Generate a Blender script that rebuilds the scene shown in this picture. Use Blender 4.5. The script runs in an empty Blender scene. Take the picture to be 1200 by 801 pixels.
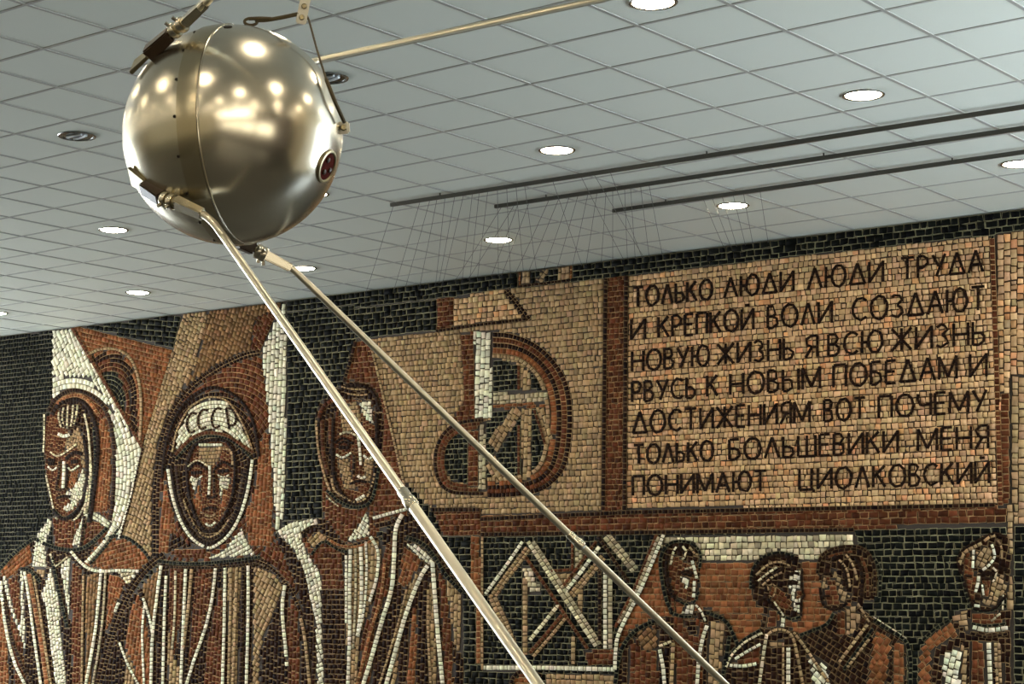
import bpy, bmesh, math, random
import numpy as np
from mathutils import Vector, Matrix

random.seed(7)
rng = np.random.default_rng(7)
C = bpy.context.scene.collection
scene = bpy.context.scene

# ------------------------------------------------------------------ camera
F_PX, PX, PY = 2246.58, 481.44, 400.16            # focal length and optical centre for a 1200 x 801 frame
RIGHT = Vector((0.75986482, 0.64998585, 0.01112868))
UP = Vector((0.08087859, -0.11150918, 0.99046674))
FWD = Vector((-0.64503032, 0.75172076, 0.13730184))
H = 3.24938                                         # ceiling height above the eye
FLOOR = -1.75
cam_data = bpy.data.cameras.new('camera')
cam_data.sensor_fit = 'HORIZONTAL'
cam_data.sensor_width = 36.0
cam_data.lens = F_PX / 1200 * 36.0
cam_data.shift_x = (600 - PX) / 1200
cam_data.shift_y = (PY - 400.5) / 1200
cam_data.clip_start = 0.05
cam = bpy.data.objects.new('camera', cam_data)
m = Matrix.Identity(4)
for r_ in range(3):
    m[r_][0], m[r_][1], m[r_][2] = RIGHT[r_], UP[r_], -FWD[r_]
cam.matrix_world = m
C.objects.link(cam)
scene.camera = cam

# ------------------------------------------------------------------ light and exposure
scene.view_settings.view_transform = 'Standard'
scene.view_settings.look = 'None'
scene.view_settings.gamma = 1.0
scene.view_settings.use_curve_mapping = False
scene.view_settings.exposure = 0.4
LAMP_POWER = 80.0           # radiance of the recessed lamps
WINDOW_POWER = 25.0          # radiance of daylight behind the window glass
SOUTH_POWER = 2.4
COVE_POWER = 42.0
RIGHT_POWER = 17.0
world = bpy.data.worlds.new('world')
scene.world = world
world.use_nodes = True
world.node_tree.nodes['Background'].inputs['Color'].default_value = (0.75, 0.87, 1.0, 1)
world.node_tree.nodes['Background'].inputs['Strength'].default_value = 1.0
try:
    scene.cycles.use_denoising = True
    scene.cycles.max_bounces = 7
    scene.cycles.diffuse_bounces = 4
    scene.cycles.glossy_bounces = 4
    scene.cycles.sample_clamp_indirect = 6.0
    scene.cycles.caustics_reflective = False
    scene.cycles.caustics_refractive = False
except Exception:
    pass


# ------------------------------------------------------------------ helpers
def lin(c):
    out = []
    for v in c[:3]:
        v = v / 255.0
        out.append(v / 12.92 if v <= 0.04045 else ((v + 0.055) / 1.055) ** 2.4)
    return tuple(out)


def mat(name, rgb, rough=0.6, metal=0.0, spec=0.5, bump=0.0, scale=40.0, vary=0.0, emit=None, estr=0.0):
    mt = bpy.data.materials.new(name)
    mt.use_nodes = True
    nt = mt.node_tree
    b = nt.nodes['Principled BSDF']
    col = lin(rgb)
    b.inputs['Base Color'].default_value = (*col, 1)
    b.inputs['Roughness'].default_value = rough
    b.inputs['Metallic'].default_value = metal
    b.inputs['Specular IOR Level'].default_value = spec
    if emit is not None:
        b.inputs['Emission Color'].default_value = (*lin(emit), 1)
        b.inputs['Emission Strength'].default_value = estr
    if bump or vary:
        tc = nt.nodes.new('ShaderNodeTexCoord')
        nz = nt.nodes.new('ShaderNodeTexNoise')
        nz.inputs['Scale'].default_value = scale
        nz.inputs['Detail'].default_value = 4
        nt.links.new(tc.outputs['Object'], nz.inputs['Vector'])
        if bump:
            bp = nt.nodes.new('ShaderNodeBump')
            bp.inputs['Strength'].default_value = bump
            bp.inputs['Distance'].default_value = 0.005
            nt.links.new(nz.outputs['Fac'], bp.inputs['Height'])
            nt.links.new(bp.outputs['Normal'], b.inputs['Normal'])
        if vary:
            mx = nt.nodes.new('ShaderNodeMix')
            mx.data_type = 'RGBA'
            mx.inputs[6].default_value = (*[v * (1 - vary) for v in col], 1)
            mx.inputs[7].default_value = (*[min(1, v * (1 + vary)) for v in col], 1)
            nt.links.new(nz.outputs['Fac'], mx.inputs[0])
            nt.links.new(mx.outputs[2], b.inputs['Base Color'])
    return mt


def link(name, me, material, parent=None):
    o = bpy.data.objects.new(name, me)
    if material is not None:
        me.materials.append(material)
    C.objects.link(o)
    if parent is not None:
        o.parent = parent
    return o


def obj(name, bm, material, parent=None, smooth=True, angle=35):
    me = bpy.data.meshes.new(name)
    bmesh.ops.recalc_face_normals(bm, faces=bm.faces)
    bm.to_mesh(me)
    bm.free()
    if smooth:
        me.polygons.foreach_set('use_smooth', [True] * len(me.polygons))
        try:
            me.set_sharp_from_angle(angle=math.radians(angle))
        except Exception:
            pass
    return link(name, me, material, parent)


def thing(name, label, cat, loc=(0, 0, 0), group=None):
    o = bpy.data.objects.new(name, None)
    C.objects.link(o)
    o.location = loc
    o.empty_display_size = 0.1
    o['label'] = label
    o['category'] = cat
    if group:
        o['group'] = group
    return o


def add_box(bm, lo, hi, bevel=0.0):
    lo, hi = Vector(lo), Vector(hi)
    r = bmesh.ops.create_cube(bm, size=1.0, matrix=Matrix.Translation((lo + hi) / 2) @ Matrix.Diagonal((*(hi - lo), 1)))
    if bevel:
        es = {e for v in r['verts'] for e in v.link_edges}
        bmesh.ops.bevel(bm, geom=list(es), offset=bevel, segments=2, affect='EDGES')


def basis(d, hint=Vector((0, 0, 1))):
    d = d.normalized()
    if abs(d.dot(hint)) > 0.97:
        hint = Vector((1, 0, 0))
    u = d.cross(hint).normalized()
    v = u.cross(d).normalized()
    return u, v


def add_tube(bm, pts, radii, seg=16, caps=True, hint=Vector((0, 0, 1))):
    pts = [Vector(p) for p in pts]
    if not hasattr(radii, '__len__'):
        radii = [radii] * len(pts)
    rings = []
    u = None
    for i, p in enumerate(pts):
        d = (pts[min(i + 1, len(pts) - 1)] - pts[max(i - 1, 0)]).normalized()
        if u is None:
            u, v = basis(d, hint)
        else:
            u = (u - d * u.dot(d)).normalized()
            v = u.cross(d).normalized()
        rings.append([bm.verts.new(p + (u * math.cos(t) + v * math.sin(t)) * radii[i])
                      for t in [2 * math.pi * k / seg for k in range(seg)]])
    for a, b in zip(rings, rings[1:]):
        for k in range(seg):
            bm.faces.new((a[k], a[(k + 1) % seg], b[(k + 1) % seg], b[k]))
    if caps:
        bm.faces.new(rings[0][::-1])
        bm.faces.new(rings[-1])


def add_lathe(bm, prof, mtx, seg=48, caps=(False, False)):
    """prof: list of (radius, height) turned about local z."""
    rings = []
    for r, z in prof:
        rings.append([bm.verts.new(mtx @ Vector((r * math.cos(t), r * math.sin(t), z)))
                      for t in [2 * math.pi * k / seg for k in range(seg)]])
    for a, b in zip(rings, rings[1:]):
        for k in range(seg):
            bm.faces.new((a[k], a[(k + 1) % seg], b[(k + 1) % seg], b[k]))
    if caps[0]:
        bm.faces.new(rings[0][::-1])
    if caps[1]:
        bm.faces.new(rings[-1])


def frame_mtx(origin, zdir, xhint=Vector((0, 0, 1))):
    z = zdir.normalized()
    x = (xhint - z * xhint.dot(z))
    if x.length < 1e-4:
        x = Vector((1, 0, 0)) - z * z.x
    x.normalize()
    y = z.cross(x)
    mm = Matrix.Identity(4)
    for k in range(3):
        mm[k][0], mm[k][1], mm[k][2], mm[k][3] = x[k], y[k], z[k], origin[k]
    return mm


def add_block(bm, mtx, sx, sy, z0, z1, taper=1.0, bevel=0.002):
    """a bevelled bar along local z with a taper at the far end"""
    vs = []
    for z, s in ((z0, 1.0), (z1, taper)):
        for x, y in ((-1, -1), (1, -1), (1, 1), (-1, 1)):
            vs.append(bm.verts.new(mtx @ Vector((x * sx / 2 * s, y * sy / 2 * s, z))))
    fs = [(3, 2, 1, 0), (4, 5, 6, 7)] + [(k, (k + 1) % 4, 4 + (k + 1) % 4, 4 + k) for k in range(4)]
    faces = [bm.faces.new([vs[i] for i in f]) for f in fs]
    if bevel:
        es = {e for f in faces for e in f.edges}
        bmesh.ops.bevel(bm, geom=list(es), offset=bevel, segments=2, affect='EDGES')


def add_ico(bm, c, r, sub=2, scale=(1, 1, 1)):
    bmesh.ops.create_icosphere(bm, subdivisions=sub, radius=r,
                               matrix=Matrix.Translation(c) @ Matrix.Diagonal((*scale, 1)))


def at(x, y, depth):
    """the point seen at photo pixel (x, y), that many metres in front of the camera"""
    return RIGHT * ((x - PX) / F_PX * depth) + UP * ((PY - y) / F_PX * depth) + FWD * depth


def at_z(x, y, z):
    d = RIGHT * ((x - PX) / F_PX) + UP * ((PY - y) / F_PX) + FWD
    return d * (z / d.z)


# ------------------------------------------------------------------ the room
W0 = Vector((-19.00610, 14.40440, 0))
WU = Vector((-6.12820 + 19.00610, 14.71722 - 14.40440, 0)).normalized()     # along the mural wall
WN = Vector((WU.y, -WU.x, 0))                                               # out of the wall, into the room

m_tile = mat('ceiling_tile_paint', (222, 225, 214), 0.55, spec=0.35, bump=0.12, scale=120, vary=0.02)
m_bar = mat('ceiling_bar_metal', (168, 168, 162), 0.3, spec=0.6)
m_wall = mat('plaster', (196, 186, 160), 0.8, bump=0.2, scale=30, vary=0.08)
m_dark = mat('dark_wood_wall', (74, 58, 42), 0.6, bump=0.2, scale=20, vary=0.15)
m_floor = mat('floor_stone', (47, 47, 43), 0.3, spec=0.5, vary=0.2, scale=2)
m_frame = mat('window_frame_metal', (70, 66, 60), 0.4)
m_pane = mat('daylight_glass', (20, 22, 24), 0.1, emit=(232, 240, 244), estr=WINDOW_POWER)
m_pane_e = mat('daylight_glass_right', (20, 22, 24), 0.1, emit=(222, 237, 248), estr=RIGHT_POWER)
m_pane_s = mat('daylight_glass_south', (20, 22, 24), 0.1, emit=(255, 242, 212), estr=SOUTH_POWER)

X0, X1, Y0, Y1 = -25.0, 5.0, -11.0, 15.6
CX, CY, T = -7.62923, 8.11896, 0.6                 # ceiling grid origin and module


def struct(name, bm, material, smooth=False):
    o = obj(name, bm, material, None, smooth)
    o['kind'] = 'structure'
    return o


# lamp cells (row, column of the ceiling grid): cut out of nothing, the lamps sit on the tile face
bm = bmesh.new()
i0, i1 = math.floor((Y0 - CY) / T), math.ceil((Y1 - CY) / T)
j0, j1 = math.floor((X0 - CX) / T), math.ceil((X1 - CX) / T)
g = 0.008
for i in range(i0, i1):
    for j in range(j0, j1):
        x, y = CX + j * T, CY + i * T
        q = [(x + g, y + g), (x + T - g, y + g), (x + T - g, y + T - g), (x + g, y + T - g)]
        a = [bm.verts.new((px_, py_, H)) for px_, py_ in q]
        b = [bm.verts.new((px_, py_, H + 0.012)) for px_, py_ in q]
        bm.faces.new(a[::-1])
        for k in range(4):
            bm.faces.new((a[k], a[(k + 1) % 4], b[(k + 1) % 4], b[k]))
add_box(bm, (X0, Y0, H + 0.03), (X1, Y1, H + 0.2))
me = bpy.data.meshes.new('ceiling')
bm.to_mesh(me)
bm.free()
ceiling = link('ceiling', me, m_tile)
ceiling['kind'] = 'structure'
bm = bmesh.new()
for i in range(i0, i1 + 1):
    y = CY + i * T
    add_box(bm, (X0, y - g - 0.004, H - 0.004), (X1, y + g + 0.004, H + 0.02))
for j in range(j0, j1 + 1):
    x = CX + j * T
    add_box(bm, (x - g - 0.004, Y0, H - 0.0042), (x + g + 0.004, Y1, H + 0.02))
grid = obj('grid_bar', bm, m_bar, ceiling, False)
grid['label'] = 'grey metal grid bars between the ceiling tiles'

bm = bmesh.new(); add_box(bm, (X0, Y0, FLOOR - 0.2), (X1, Y1, FLOOR)); struct('floor', bm, m_floor)
# wall behind the mural
bm = bmesh.new()
p0, p1 = W0 - WU * 5.9, W0 + WU * 23.9
vs = []
for z in (FLOOR, H - 0.006):
    for p, o_ in ((p0, -0.03), (p1, -0.03), (p1, -0.3), (p0, -0.3)):
        q = p + WN * o_
        vs.append(bm.verts.new((q.x, q.y, z)))
for f in [(0, 1, 2, 3), (4, 5, 6, 7), (0, 1, 5, 4), (1, 2, 6, 5), (2, 3, 7, 6), (3, 0, 4, 7)]:
    bm.faces.new([vs[i] for i in f])
struct('wall_back', bm, m_dark)


def windowed_wall(name, axis, pos, a0, a1, thick, spans, zlo, zhi, wallmat, pane, nsub, n0):
    """wall with openings; spans are window intervals along the wall"""
    def bx(bm, u0, u1, z0, z1, d0, d1):
        if axis == 'x':
            add_box(bm, (min(pos + d0, pos + d1), u0, z0), (max(pos + d0, pos + d1), u1, z1))
        else:
            add_box(bm, (u0, min(pos + d0, pos + d1), z0), (u1, max(pos + d0, pos + d1), z1))
    bm = bmesh.new()
    bx(bm, a0, a1, FLOOR, zlo, 0, thick)
    bx(bm, a0, a1, zhi, H + 0.2, 0, thick)
    edges = [a0] + [v for s in spans for v in s] + [a1]
    for k in range(0, len(edges), 2):
        if edges[k + 1] - edges[k] > 1e-3:
            bx(bm, edges[k], edges[k + 1], zlo, zhi, 0, thick)
    struct(name, bm, wallmat)
    for k, (s0, s1) in enumerate(spans):
        bm = bmesh.new()
        fw = 0.05
        bx(bm, s0, s1, zlo, zlo + fw, thick * .3, thick * .7)
        bx(bm, s0, s1, zhi - fw, zhi, thick * .3, thick * .7)
        for q in range(nsub + 1):
            u = s0 + (s1 - s0 - fw) * q / nsub
            bx(bm, u, u + fw, zlo + fw, zhi - fw, thick * .3, thick * .7)
        w = struct('window_%d' % (n0 + k), bm, m_frame)
        bm = bmesh.new()
        bx(bm, s0 + .01, s1 - .01, zlo + .01, zhi - .01, thick * .49, thick * .51)
        obj('pane', bm, pane, w, False)


windowed_wall('wall_right', 'x', X1, Y0, 6.6, 0.25, [(-9.4, -6.6), (-6.2, -3.4), (-3.0, -0.2), (0.2, 3.0)], -0.4, 1.35, m_dark, m_pane_s, 4, 1)
XS = 0.5
windowed_wall('wall_side', 'x', XS, 6.6, Y1, 0.25, [(9.4, 11.6), (12.0, 14.2)], FLOOR + 0.9, 2.6, m_wall, m_pane_e, 2, 5)
bm = bmesh.new(); add_box(bm, (XS, 6.35, FLOOR), (X1, 6.6, H + 0.2)); struct('wall_jog', bm, m_wall)
windowed_wall('wall_left', 'x', X0, Y0, Y1, -0.25, [(2.6, 5.4), (5.8, 8.6), (9.0, 11.8)], FLOOR + 0.2, 2.8, m_wall, m_pane, 3, 7)
bm = bmesh.new(); add_box(bm, (X0, Y0 - 0.25, FLOOR), (X1, Y0, H + 0.2)); struct('wall_front', bm, m_wall)

# light cove along the wall behind the visitors
m_cove = mat('cove_paint', (170, 160, 140), 0.6)
m_strip = mat('cove_lamp', (250, 240, 210), 0.5, emit=(255, 241, 214), estr=COVE_POWER)
cove = thing('cove_light', 'long warm light strip along the wall behind the visitors, outside the picture', 'light', (X1 - 0.01, -10.4, 2.72))
bm = bmesh.new()
add_box(bm, (-0.16, 0, 0), (0, 10.0, 0.03), 0.004)
add_box(bm, (-0.03, 0, 0.03), (0, 10.0, 0.2), 0.004)
obj('trough', bm, m_cove, cove)
bm = bmesh.new()
add_box(bm, (-0.14, 0.05, 0.03), (-0.05, 9.95, 0.12), 0.006)
obj('lamp_strip', bm, m_strip, cove)

# ------------------------------------------------------------------ recessed ceiling lamps
m_ring = mat('lamp_ring_chrome', (150, 150, 146), 0.25, metal=0.9)
m_lens = mat('lamp_lens_lit', (240, 236, 220), 0.4, emit=(255, 238, 205), estr=LAMP_POWER)
m_well = mat('lamp_reflector', (90, 98, 100), 0.18, metal=1.0)
m_bulb = mat('lamp_tube_glass', (215, 222, 224), 0.25)


def lamp_ring_bm():
    bm = bmesh.new()
    add_lathe(bm, [(0.112, -0.001), (0.13, -0.001), (0.134, -0.005), (0.13, -0.010), (0.121, -0.011), (0.112, -0.006), (0.112, -0.001)],
              Matrix.Identity(4), 40)
    return bm


def lit_lamp(label):
    t = thing('ceiling_light', label, 'ceiling light', group='round recessed lights in the tiled ceiling')
    obj('lamp_ring', lamp_ring_bm(), m_ring, t)
    bm = bmesh.new()
    add_lathe(bm, [(0.113, -0.003), (0.108, -0.0065), (0.07, -0.009), (0.02, -0.010), (0.004, -0.010)], Matrix.Identity(4), 40, (True, True))
    obj('lamp_lens', bm, m_lens, t)
    return t


def unlit_lamp(label):
    t = thing('ceiling_light', label, 'ceiling light', group='round recessed lights in the tiled ceiling')
    obj('lamp_ring', lamp_ring_bm(), m_ring, t)
    bm = bmesh.new()
    add_lathe(bm, [(0.113, -0.004), (0.10, -0.0035), (0.06, -0.003), (0.01, -0.003)], Matrix.Identity(4), 40, (False, True))
    obj('lamp_reflector', bm, m_well, t)
    for s in (-1, 1):
        bm = bmesh.new()
        add_tube(bm, [(-0.07, s * 0.03, -0.008), (-0.02, s * 0.034, -0.010), (0.03, s * 0.03, -0.010), (0.075, s * 0.022, -0.008)], 0.009, 10)
        obj('lamp_tube', bm, m_bulb, t)
    return t


def copy_thing(src, label):
    r = src.copy()
    C.objects.link(r)
    r['label'] = label
    for ch in src.children:
        c = ch.copy()
        C.objects.link(c)
        c.parent = r
    return r


named = {
    (0, 3): 'lit round ceiling light cut by the top edge of the picture',
    (4, 3): 'lit round ceiling light in the upper right, just in front of the first hanging rail',
    (4, -1): 'lit round ceiling light right of the metal sphere, left of the rails',
    (8, -1): 'lit round ceiling light among the strung cords, over the carved inscription',
    (8, -5): 'lit round ceiling light among the strung cords, over the sickle emblem',
    (8, -9): 'lit round ceiling light seen just under the sphere, between its two lower antennas',
    (4, -9): 'lit round ceiling light left of the lower left of the sphere',
    (8, -13): 'lit round ceiling light near the mural top, left of the hooded cosmonaut in the mural',
    (8, -17): 'lit round ceiling light cut by the left edge, next to the mural top corner',
    (8, 3): 'lit round ceiling light cut by the right edge, beyond the rails',
    (0, -5): 'unlit round ceiling light left of the sphere, with a dark glass face',
    (0, -1): 'unlit round ceiling light half hidden behind the right side of the sphere',
}
first_lit = first_unlit = None
for i in range(-28, 12, 4):
    for j in range(-41, 20, 4):
        x, y = CX + (j + .5) * T, CY + (i + .5) * T
        if x > X1 - .4 or (y > 6.3 and x > XS - .3) or x < X0 + .4 or y < Y0 + .4:
            continue
        if j < -25 and i < -4:
            continue
        lab = named.get((i, j), 'lit round ceiling light outside the picture, over the visitors\' side of the hall')
        if (i, j) in ((0, -5), (0, -1)):
            o = unlit_lamp(lab) if first_unlit is None else copy_thing(first_unlit, lab)
            first_unlit = first_unlit or o
        else:
            o = lit_lamp(lab) if first_lit is None else copy_thing(first_lit, lab)
            first_lit = first_lit or o
        o.location = (x, y, H)

# ------------------------------------------------------------------ the mosaic mural
S0, S1, Z0, Z1 = -1.6, 14.4, FLOOR + 0.01, H - 0.014
RES = 0.008
NS, NZ = int((S1 - S0) / RES), int((Z1 - Z0) / RES)
label_map = np.zeros((NZ, NS), np.int32)


def wall_sz(pts):
    """photo pixels -> (along, up) metres on the mural wall"""
    out = []
    for x, y in pts:
        d = RIGHT * ((x - PX) / F_PX) + UP * ((PY - y) / F_PX) + FWD
        t = WN.dot(W0) / WN.dot(d)
        p = d * t
        out.append(((p - W0).dot(WU), p.z))
    return np.array(out)


PAL = {  # tile colour, spread, grout colour
    'K': ((11, 12, 9), 0.45, (146, 140, 108)),
    'k': ((12, 13, 10), 0.5, (100, 95, 74)),
    'D': ((30, 15, 8), 0.38, (146, 120, 84)),
    'R': ((78, 42, 24), 0.32, (160, 128, 88)),
    'O': ((114, 68, 40), 0.28, (164, 132, 92)),
    'T': ((150, 124, 90), 0.14, (72, 55, 36)),
    'B': ((180, 146, 106), 0.17, (72, 52, 34)),
    'G': ((160, 146, 116), 0.16, (78, 66, 48)),
    'W': ((206, 199, 172), 0.12, (74, 64, 48)),
    'M': ((190, 176, 142), 0.26, (76, 64, 46)),
    'U': ((118, 88, 58), 0.22, (84, 64, 40)),
    'L': ((27, 16, 10), 0.25, (48, 33, 20)),
}
entries = []       # dict(part, col, kind, ...)


def raster(poly, idv):
    p = np.asarray(poly)
    x0 = max(0, int((p[:, 0].min() - S0) / RES)); x1 = min(NS, int((p[:, 0].max() - S0) / RES) + 2)
    y0 = max(0, int((p[:, 1].min() - Z0) / RES)); y1 = min(NZ, int((p[:, 1].max() - Z0) / RES) + 2)
    if x1 <= x0 or y1 <= y0:
        return
    xs = S0 + (np.arange(x0, x1) + .5) * RES
    for r in range(y0, y1):
        y = Z0 + (r + .5) * RES
        a, b = p, np.roll(p, -1, 0)
        c = (a[:, 1] > y) != (b[:, 1] > y)
        if not c.any():
            continue
        xi = np.sort(a[c, 0] + (y - a[c, 1]) / (b[c, 1] - a[c, 1]) * (b[c, 0] - a[c, 0]))
        for k in range(0, len(xi) - 1, 2):
            s, e = np.searchsorted(xs, [xi[k], xi[k + 1]])
            label_map[r, x0 + s:x0 + e] = idv


def down(pts):
    return [(x, y + 135 if y >= 799 else y) for x, y in pts]


def catmull(pts, n=6, closed=False):
    p = [np.array(q, float) for q in pts]
    if len(p) < 3:
        return [tuple(q) for q in p]
    out = []
    L = len(p)
    for k in range(L if closed else L - 1):
        if closed:
            a, b, c, d = p[k - 1], p[k], p[(k + 1) % L], p[(k + 2) % L]
        else:
            a, b, c, d = p[max(k - 1, 0)], p[k], p[k + 1], p[min(k + 2, L - 1)]
        for t in np.arange(n) / n:
            out.append(tuple(.5 * ((2 * b) + (c - a) * t + (2 * a - 5 * b + 4 * c - d) * t * t + (3 * b - a - 3 * c + d) * t ** 3)))
    if not closed:
        out.append(tuple(p[-1]))
    return out


part = 'background_field'


def P(col, pts, flow=0, h=0.055, l=0.06, smooth=False):
    """a filled area of the design; flow = tile row angle in degrees, or ('c', x, y) for rings round a photo point"""
    pts = down(pts)
    if smooth:
        pts = catmull(pts, 5, True)
    poly = wall_sz(pts)
    e = dict(part=part, col=col, kind='fill', poly=poly, h=h, l=l)
    if isinstance(flow, tuple):
        e['centre'] = wall_sz([flow[1:3]])[0]
    else:
        e['ang'] = math.radians(flow)
    entries.append(e)
    raster(poly, len(entries))


def S(col, w, pts, rows=1, smooth=True, closed=False, l=0.047):
    """a band of tiles laid along a line; w = width in photo pixels"""
    pts = list(pts)
    if pts[-1][1] >= 797 and pts[-1][1] < 830 and pts[-1][1] > pts[-2][1] + 8:
        (ax, ay), (bx_, by_) = pts[-2], pts[-1]
        k = 135 / (by_ - ay)
        pts.append((bx_ + (bx_ - ax) * k, by_ + 135))
    if smooth:
        pts = catmull(pts, 5, closed)
    p = np.array(pts, float)
    if closed:
        d = np.roll(p, -1, 0) - np.roll(p, 1, 0)
    else:
        d = np.gradient(p, axis=0)
    d /= np.maximum(1e-9, np.linalg.norm(d, axis=1))[:, None]
    n = np.c_[-d[:, 1], d[:, 0]]
    for r in range(rows):
        o0 = (-.5 + r / rows) * w
        o1 = (-.5 + (r + 1) / rows) * w
        a, b = wall_sz(p + n * o0), wall_sz(p + n * o1)
        if closed:
            a, b = np.r_[a, a[:1]], np.r_[b, b[:1]]
        over = w / rows <= 5.6 and (rows == 1)
        entries.append(dict(part=part, col=col, kind='stroke', a=a, b=b, l=l, over=over))
        if over:
            continue
        for k in range(len(a) - 1):
            raster([a[k], a[k + 1], b[k + 1], b[k]], len(entries))


# --- ground of the picture
P('K', [(-180, 300), (1450, 150), (1450, 1000), (-180, 1000)], 0, h=0.062, l=0.085)
P('k', [(-180, 380), (62, 380), (62, 700), (-180, 1000)], 0, h=0.052, l=0.052)
# black band along the top keeps rows parallel to the edge
part = 'background_field'
P('T', [(433, 397), (512, 389), (512, 350), (600, 338), (708, 326), (708, 606), (563, 606), (563, 596), (505, 596), (470, 560), (447, 450)], 0, h=0.056, l=0.056)
P('K', [(-180, 380), (62, 360), (512, 300), (512, 350), (607, 337), (607, 300), (700, 290), (1450, 180), (1450, 238), (1165, 275), (737, 322), (709, 326), (670, 330), (607, 337), (512, 350), (62, 392)], 0, h=0.06, l=0.08)
P('K', [(500, 330), (607, 318), (607, 337), (512, 350)], 0, h=0.06, l=0.09)

# --- light beams and the arch at the left
part = 'light_beam'
P('W', [(62, 380), (87, 383), (170, 523), (165, 542), (132, 655), (90, 640), (62, 560)], -58, h=0.062, l=0.07)
P('W', [(62, 440), (105, 442), (140, 490), (168, 523), (165, 542), (132, 655), (95, 640), (62, 560)], ('c', 78, 560), h=0.062, l=0.07)
P('O', [(86, 383), (100, 384), (204, 408), (168, 524)], -14, h=0.05, l=0.06)
P('K', [(100, 378), (220, 355), (216, 369), (204, 408), (104, 385)], -8, h=0.06, l=0.1)
P('U', [(217, 355), (332, 340), (331, 354), (308, 410), (305, 414), (251, 430), (219, 456), (194, 498), (183, 562), (181, 655), (132, 660), (167, 524), (204, 408)], 67, h=0.056, l=0.056)
P('T', [(217, 355), (248, 352), (230, 430), (200, 480), (188, 530), (181, 655), (132, 660), (167, 524), (204, 408)], 67, h=0.056, l=0.056)
S('W', 3, [(165, 530), (155, 580), (134, 655)], smooth=False)
S('D', 2.5, [(169, 524), (158, 572), (135, 658)], smooth=False)
P('W', [(336, 350), (337, 470), (334, 600), (326, 628), (320, 612), (317, 560), (313, 500), (305, 411)], 88, h=0.06, l=0.065)
P('R', [(300, 372), (330, 362), (309, 405), (306, 420), (298, 440), (292, 425)], 60)

part = 'arch'
P('O', [(104, 416), (120, 410), (138, 410), (152, 420), (162, 440), (167, 475), (166, 520)], ('c', 130, 470), h=0.05)
P('D', [(106, 420), (118, 414), (132, 413), (146, 420), (156, 436), (161, 458), (162, 512)], ('c', 130, 470), h=0.05)
P('R', [(111, 428), (124, 421), (138, 424), (149, 438), (153, 462), (154, 498)], ('c', 128, 475), h=0.05)
P('K', [(117, 438), (127, 434), (138, 437), (145, 449), (147, 466), (147, 487)], ('c', 125, 480), h=0.05)
S('T', 3.5, [(103, 416), (120, 409), (140, 410), (155, 421), (164, 445), (167, 480), (165, 516)])
S('R', 4, [(86, 384), (130, 458), (168, 524)], smooth=False)

# --- left figure
part = 'bareheaded_figure'
P('R', [(59, 478), (67, 464), (85, 455), (107, 460), (125, 477), (134, 505), (137, 540), (136, 572), (130, 614), (118, 640), (95, 640), (60, 560)], ('c', 84, 560), h=0.055, smooth=True)
P('O', [(112, 500), (122, 488), (130, 510), (131, 560), (126, 600), (110, 600), (112, 550)], 84, h=0.05)
S('D', 5, [(58, 482), (67, 467), (86, 457), (107, 463), (124, 479), (133, 507), (135, 545), (133, 590), (129, 614)])
S('O', 4, [(60, 490), (70, 471), (88, 463), (104, 469), (117, 487)])
P('D', [(54, 498), (60, 484), (72, 471), (92, 469), (105, 481), (114, 507), (112, 545), (106, 570), (103, 605), (64, 602), (53, 540)], 85, smooth=True)
P('R', [(53, 500), (58, 486), (70, 480), (84, 512), (92, 500), (100, 525), (101, 562), (96, 586), (87, 602), (75, 606), (64, 597), (59, 578), (54, 555)], 80, h=0.045, l=0.05, smooth=True)
P('T', [(78, 516), (92, 499), (100, 520), (101, 556), (97, 552), (95, 530), (88, 521), (76, 528)], 70, h=0.045, l=0.045)
P('W', [(98, 548), (101, 560), (97, 583), (87, 596), (78, 600), (74, 594), (84, 588), (77, 577), (90, 565)], 65, h=0.04, l=0.045)
P('O', [(83, 553), (93, 551), (88, 570), (80, 575)], 70, h=0.04, l=0.04)
for q in ([(70, 482), (70, 490), (73, 501)], [(76, 477), (74, 488), (76, 502)], [(81, 475), (80, 490), (80, 503)], [(87, 474), (86, 488), (84, 500)], [(92, 474), (91, 485), (87, 499)]):
    S('D', 3, [(x + 2.5, y) for x, y in q])
for q in ([(70, 482), (70, 490), (73, 501)], [(76, 477), (74, 488), (76, 502)], [(81, 475), (80, 490), (80, 503)], [(87, 474), (86, 488), (84, 500)], [(92, 474), (91, 485), (87, 499)]):
    S('M', 2.2, q)
S('W', 4.5, [(69, 508), (76, 511), (83, 509)])
S('M', 2.5, [(60, 529), (67, 534), (76, 531), (91, 520)])
S('L', 4.5, [(57, 538), (66, 540)]); S('L', 4.5, [(78, 538), (88, 530), (98, 532)])
S('L', 5, [(84, 541), (93, 540)]); S('L', 4, [(57, 543), (65, 543)])
S('W', 2.6, [(57, 546), (63, 551), (68, 547)]); S('W', 2.6, [(81, 547), (85, 551), (94, 545)])
S('W', 4, [(76, 540), (76, 555), (75, 572)]); S('D', 3, [(71, 540), (70, 556), (67, 572)])
S('D', 3, [(66, 573), (72, 574), (78, 572)]); S('L', 3.2, [(67, 584), (75, 581), (84, 582)])
S('M', 2.2, [(53, 485), (53, 510), (52, 530)]); S('M', 2.2, [(55, 556), (60, 578), (64, 596)])
S('K', 4, [(63, 596), (75, 607), (88, 601), (99, 588)])
S('M', 2.4, [(66, 606), (77, 612), (92, 606), (101, 590)])
S('M', 2.6, [(100, 484), (105, 508), (107, 548), (103, 580), (100, 602)])
S('K', 3.5, [(111, 500), (113, 540), (108, 580), (105, 612)])
P('R', [(62, 606), (88, 610), (85, 648), (64, 646)], 88)
P('W', [(99, 602), (105, 598), (98, 636), (85, 640), (90, 622)], 70, h=0.045, l=0.045)
P('W', [(106, 599), (118, 602), (131, 612), (127, 620), (116, 611), (107, 607)], -25, h=0.05, l=0.05)
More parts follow.
